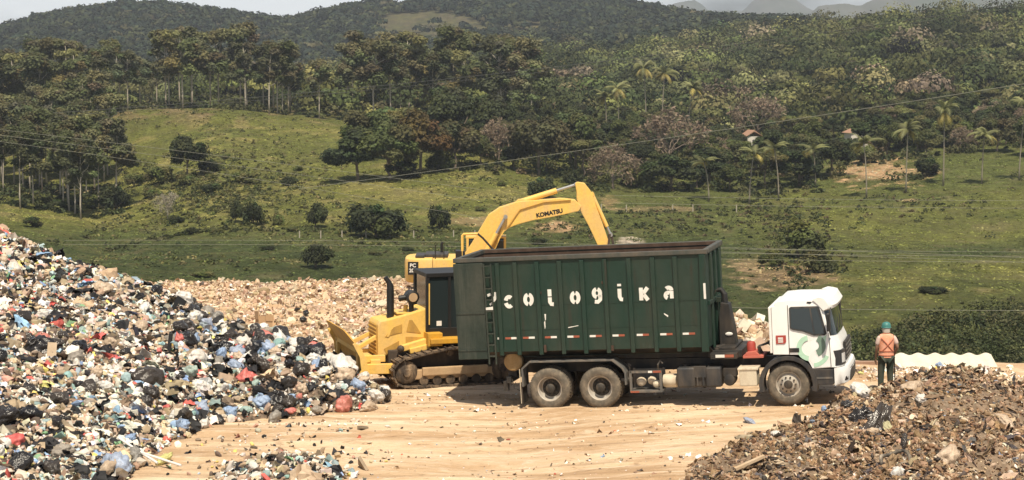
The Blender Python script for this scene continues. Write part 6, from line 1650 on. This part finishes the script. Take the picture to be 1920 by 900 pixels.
house(1622, 280, 18, 16, 478, 'small white shed below the orange-roofed house')
m_wire = flat('cable', (.30, .29, .22), .7); m_wire2 = flat('dark_cable', (.11, .11, .10), .7)
def cable(pts, Ya, Yb, rad, mat, label, group=None):
    xs = np.linspace(pts[0][0], pts[-1][0], 40); P = []
    A_ = np.polyfit([p[0] for p in pts], [p[1] for p in pts], 2)
    for i, x in enumerate(xs): P.append(at(x, np.polyval(A_, x), Ya + (Yb - Ya) * i / 39))
    return tag(MB().tube(P, rad, 5).build('power_line', mat), label, 'cable', group)
cable([(560, 352), (850, 318), (1050, 290), (1450, 226), (1700, 192), (2300, 96)], 300, 150, .036, m_wire, 'thick pale cable rising to the right across the wood', None)
cable([(100, 212), (640, 168), (1000, 130), (1500, 68), (2300, -60)], 330, 170, .040, m_wire2, 'upper dark cable crossing the forested slope', None)
cable([(100, 218), (640, 174), (1000, 137), (1500, 74), (2300, -52)], 330, 170, .030, m_wire2, 'dark cable running just under the upper one', None)
cable([(-500, 190), (0, 236), (250, 276), (640, 326), (900, 352)], 170, 260, .022, m_wire, 'highest of the three thin wires at the left', None)
cable([(-500, 196), (0, 245), (250, 290), (640, 344), (900, 372)], 170, 260, .022, m_wire, 'middle of the three thin wires at the left', None)
cable([(-500, 208), (0, 258), (250, 302), (640, 372), (900, 404)], 170, 260, .022, m_wire, 'lowest of the three thin wires at the left', None)
for i, (ya, yb2) in enumerate([(432, 452), (440, 461)]):
    cable([(120, ya + 30), (560, ya), (1000, ya + 18), (1400, yb2 + 32), (2300, yb2 + 44)], 280, 200, .02, m_wire, 'thin wire low over the fence-line bushes', 'wires over the fence line')
for i, y_ in enumerate([372, 386, 468, 476, 487, 578]):
    cable([(1150, y_ - 6), (1400, y_), (1920, y_ + 4), (2500, y_ + 2)], 210, 180, .016 if y_ < 570 else .02, m_wire, 'thin pale wire over the right-hand field', 'wires over the right field')
# fence posts on the meadow
m_post = flat('grey_post', (.36, .32, .26), .9)
for i, px in enumerate([560, 600, 640, 685, 730, 775, 850, 890]):
    X, Y, z = ground_hit(px, 447); o = MB().box(-.10, .10, -.10, .10, -.3, 1.3).build('fence_post', m_post); o.location = (X, Y, z); tag(o, 'short grey fence post on the line of bushes in the meadow', 'fence post', 'fence posts on the meadow')
for i, px in enumerate([1128, 1175, 1262, 1300, 1382]):
    X, Y, z = ground_hit(px, 398); o = MB().box(-.10, .10, -.10, .10, -.3, 1.6).build('fence_post', m_post); o.location = (X, Y, z); tag(o, 'pale fence post at the foot of the wood right of the boom', 'fence post', 'fence posts below the wood')
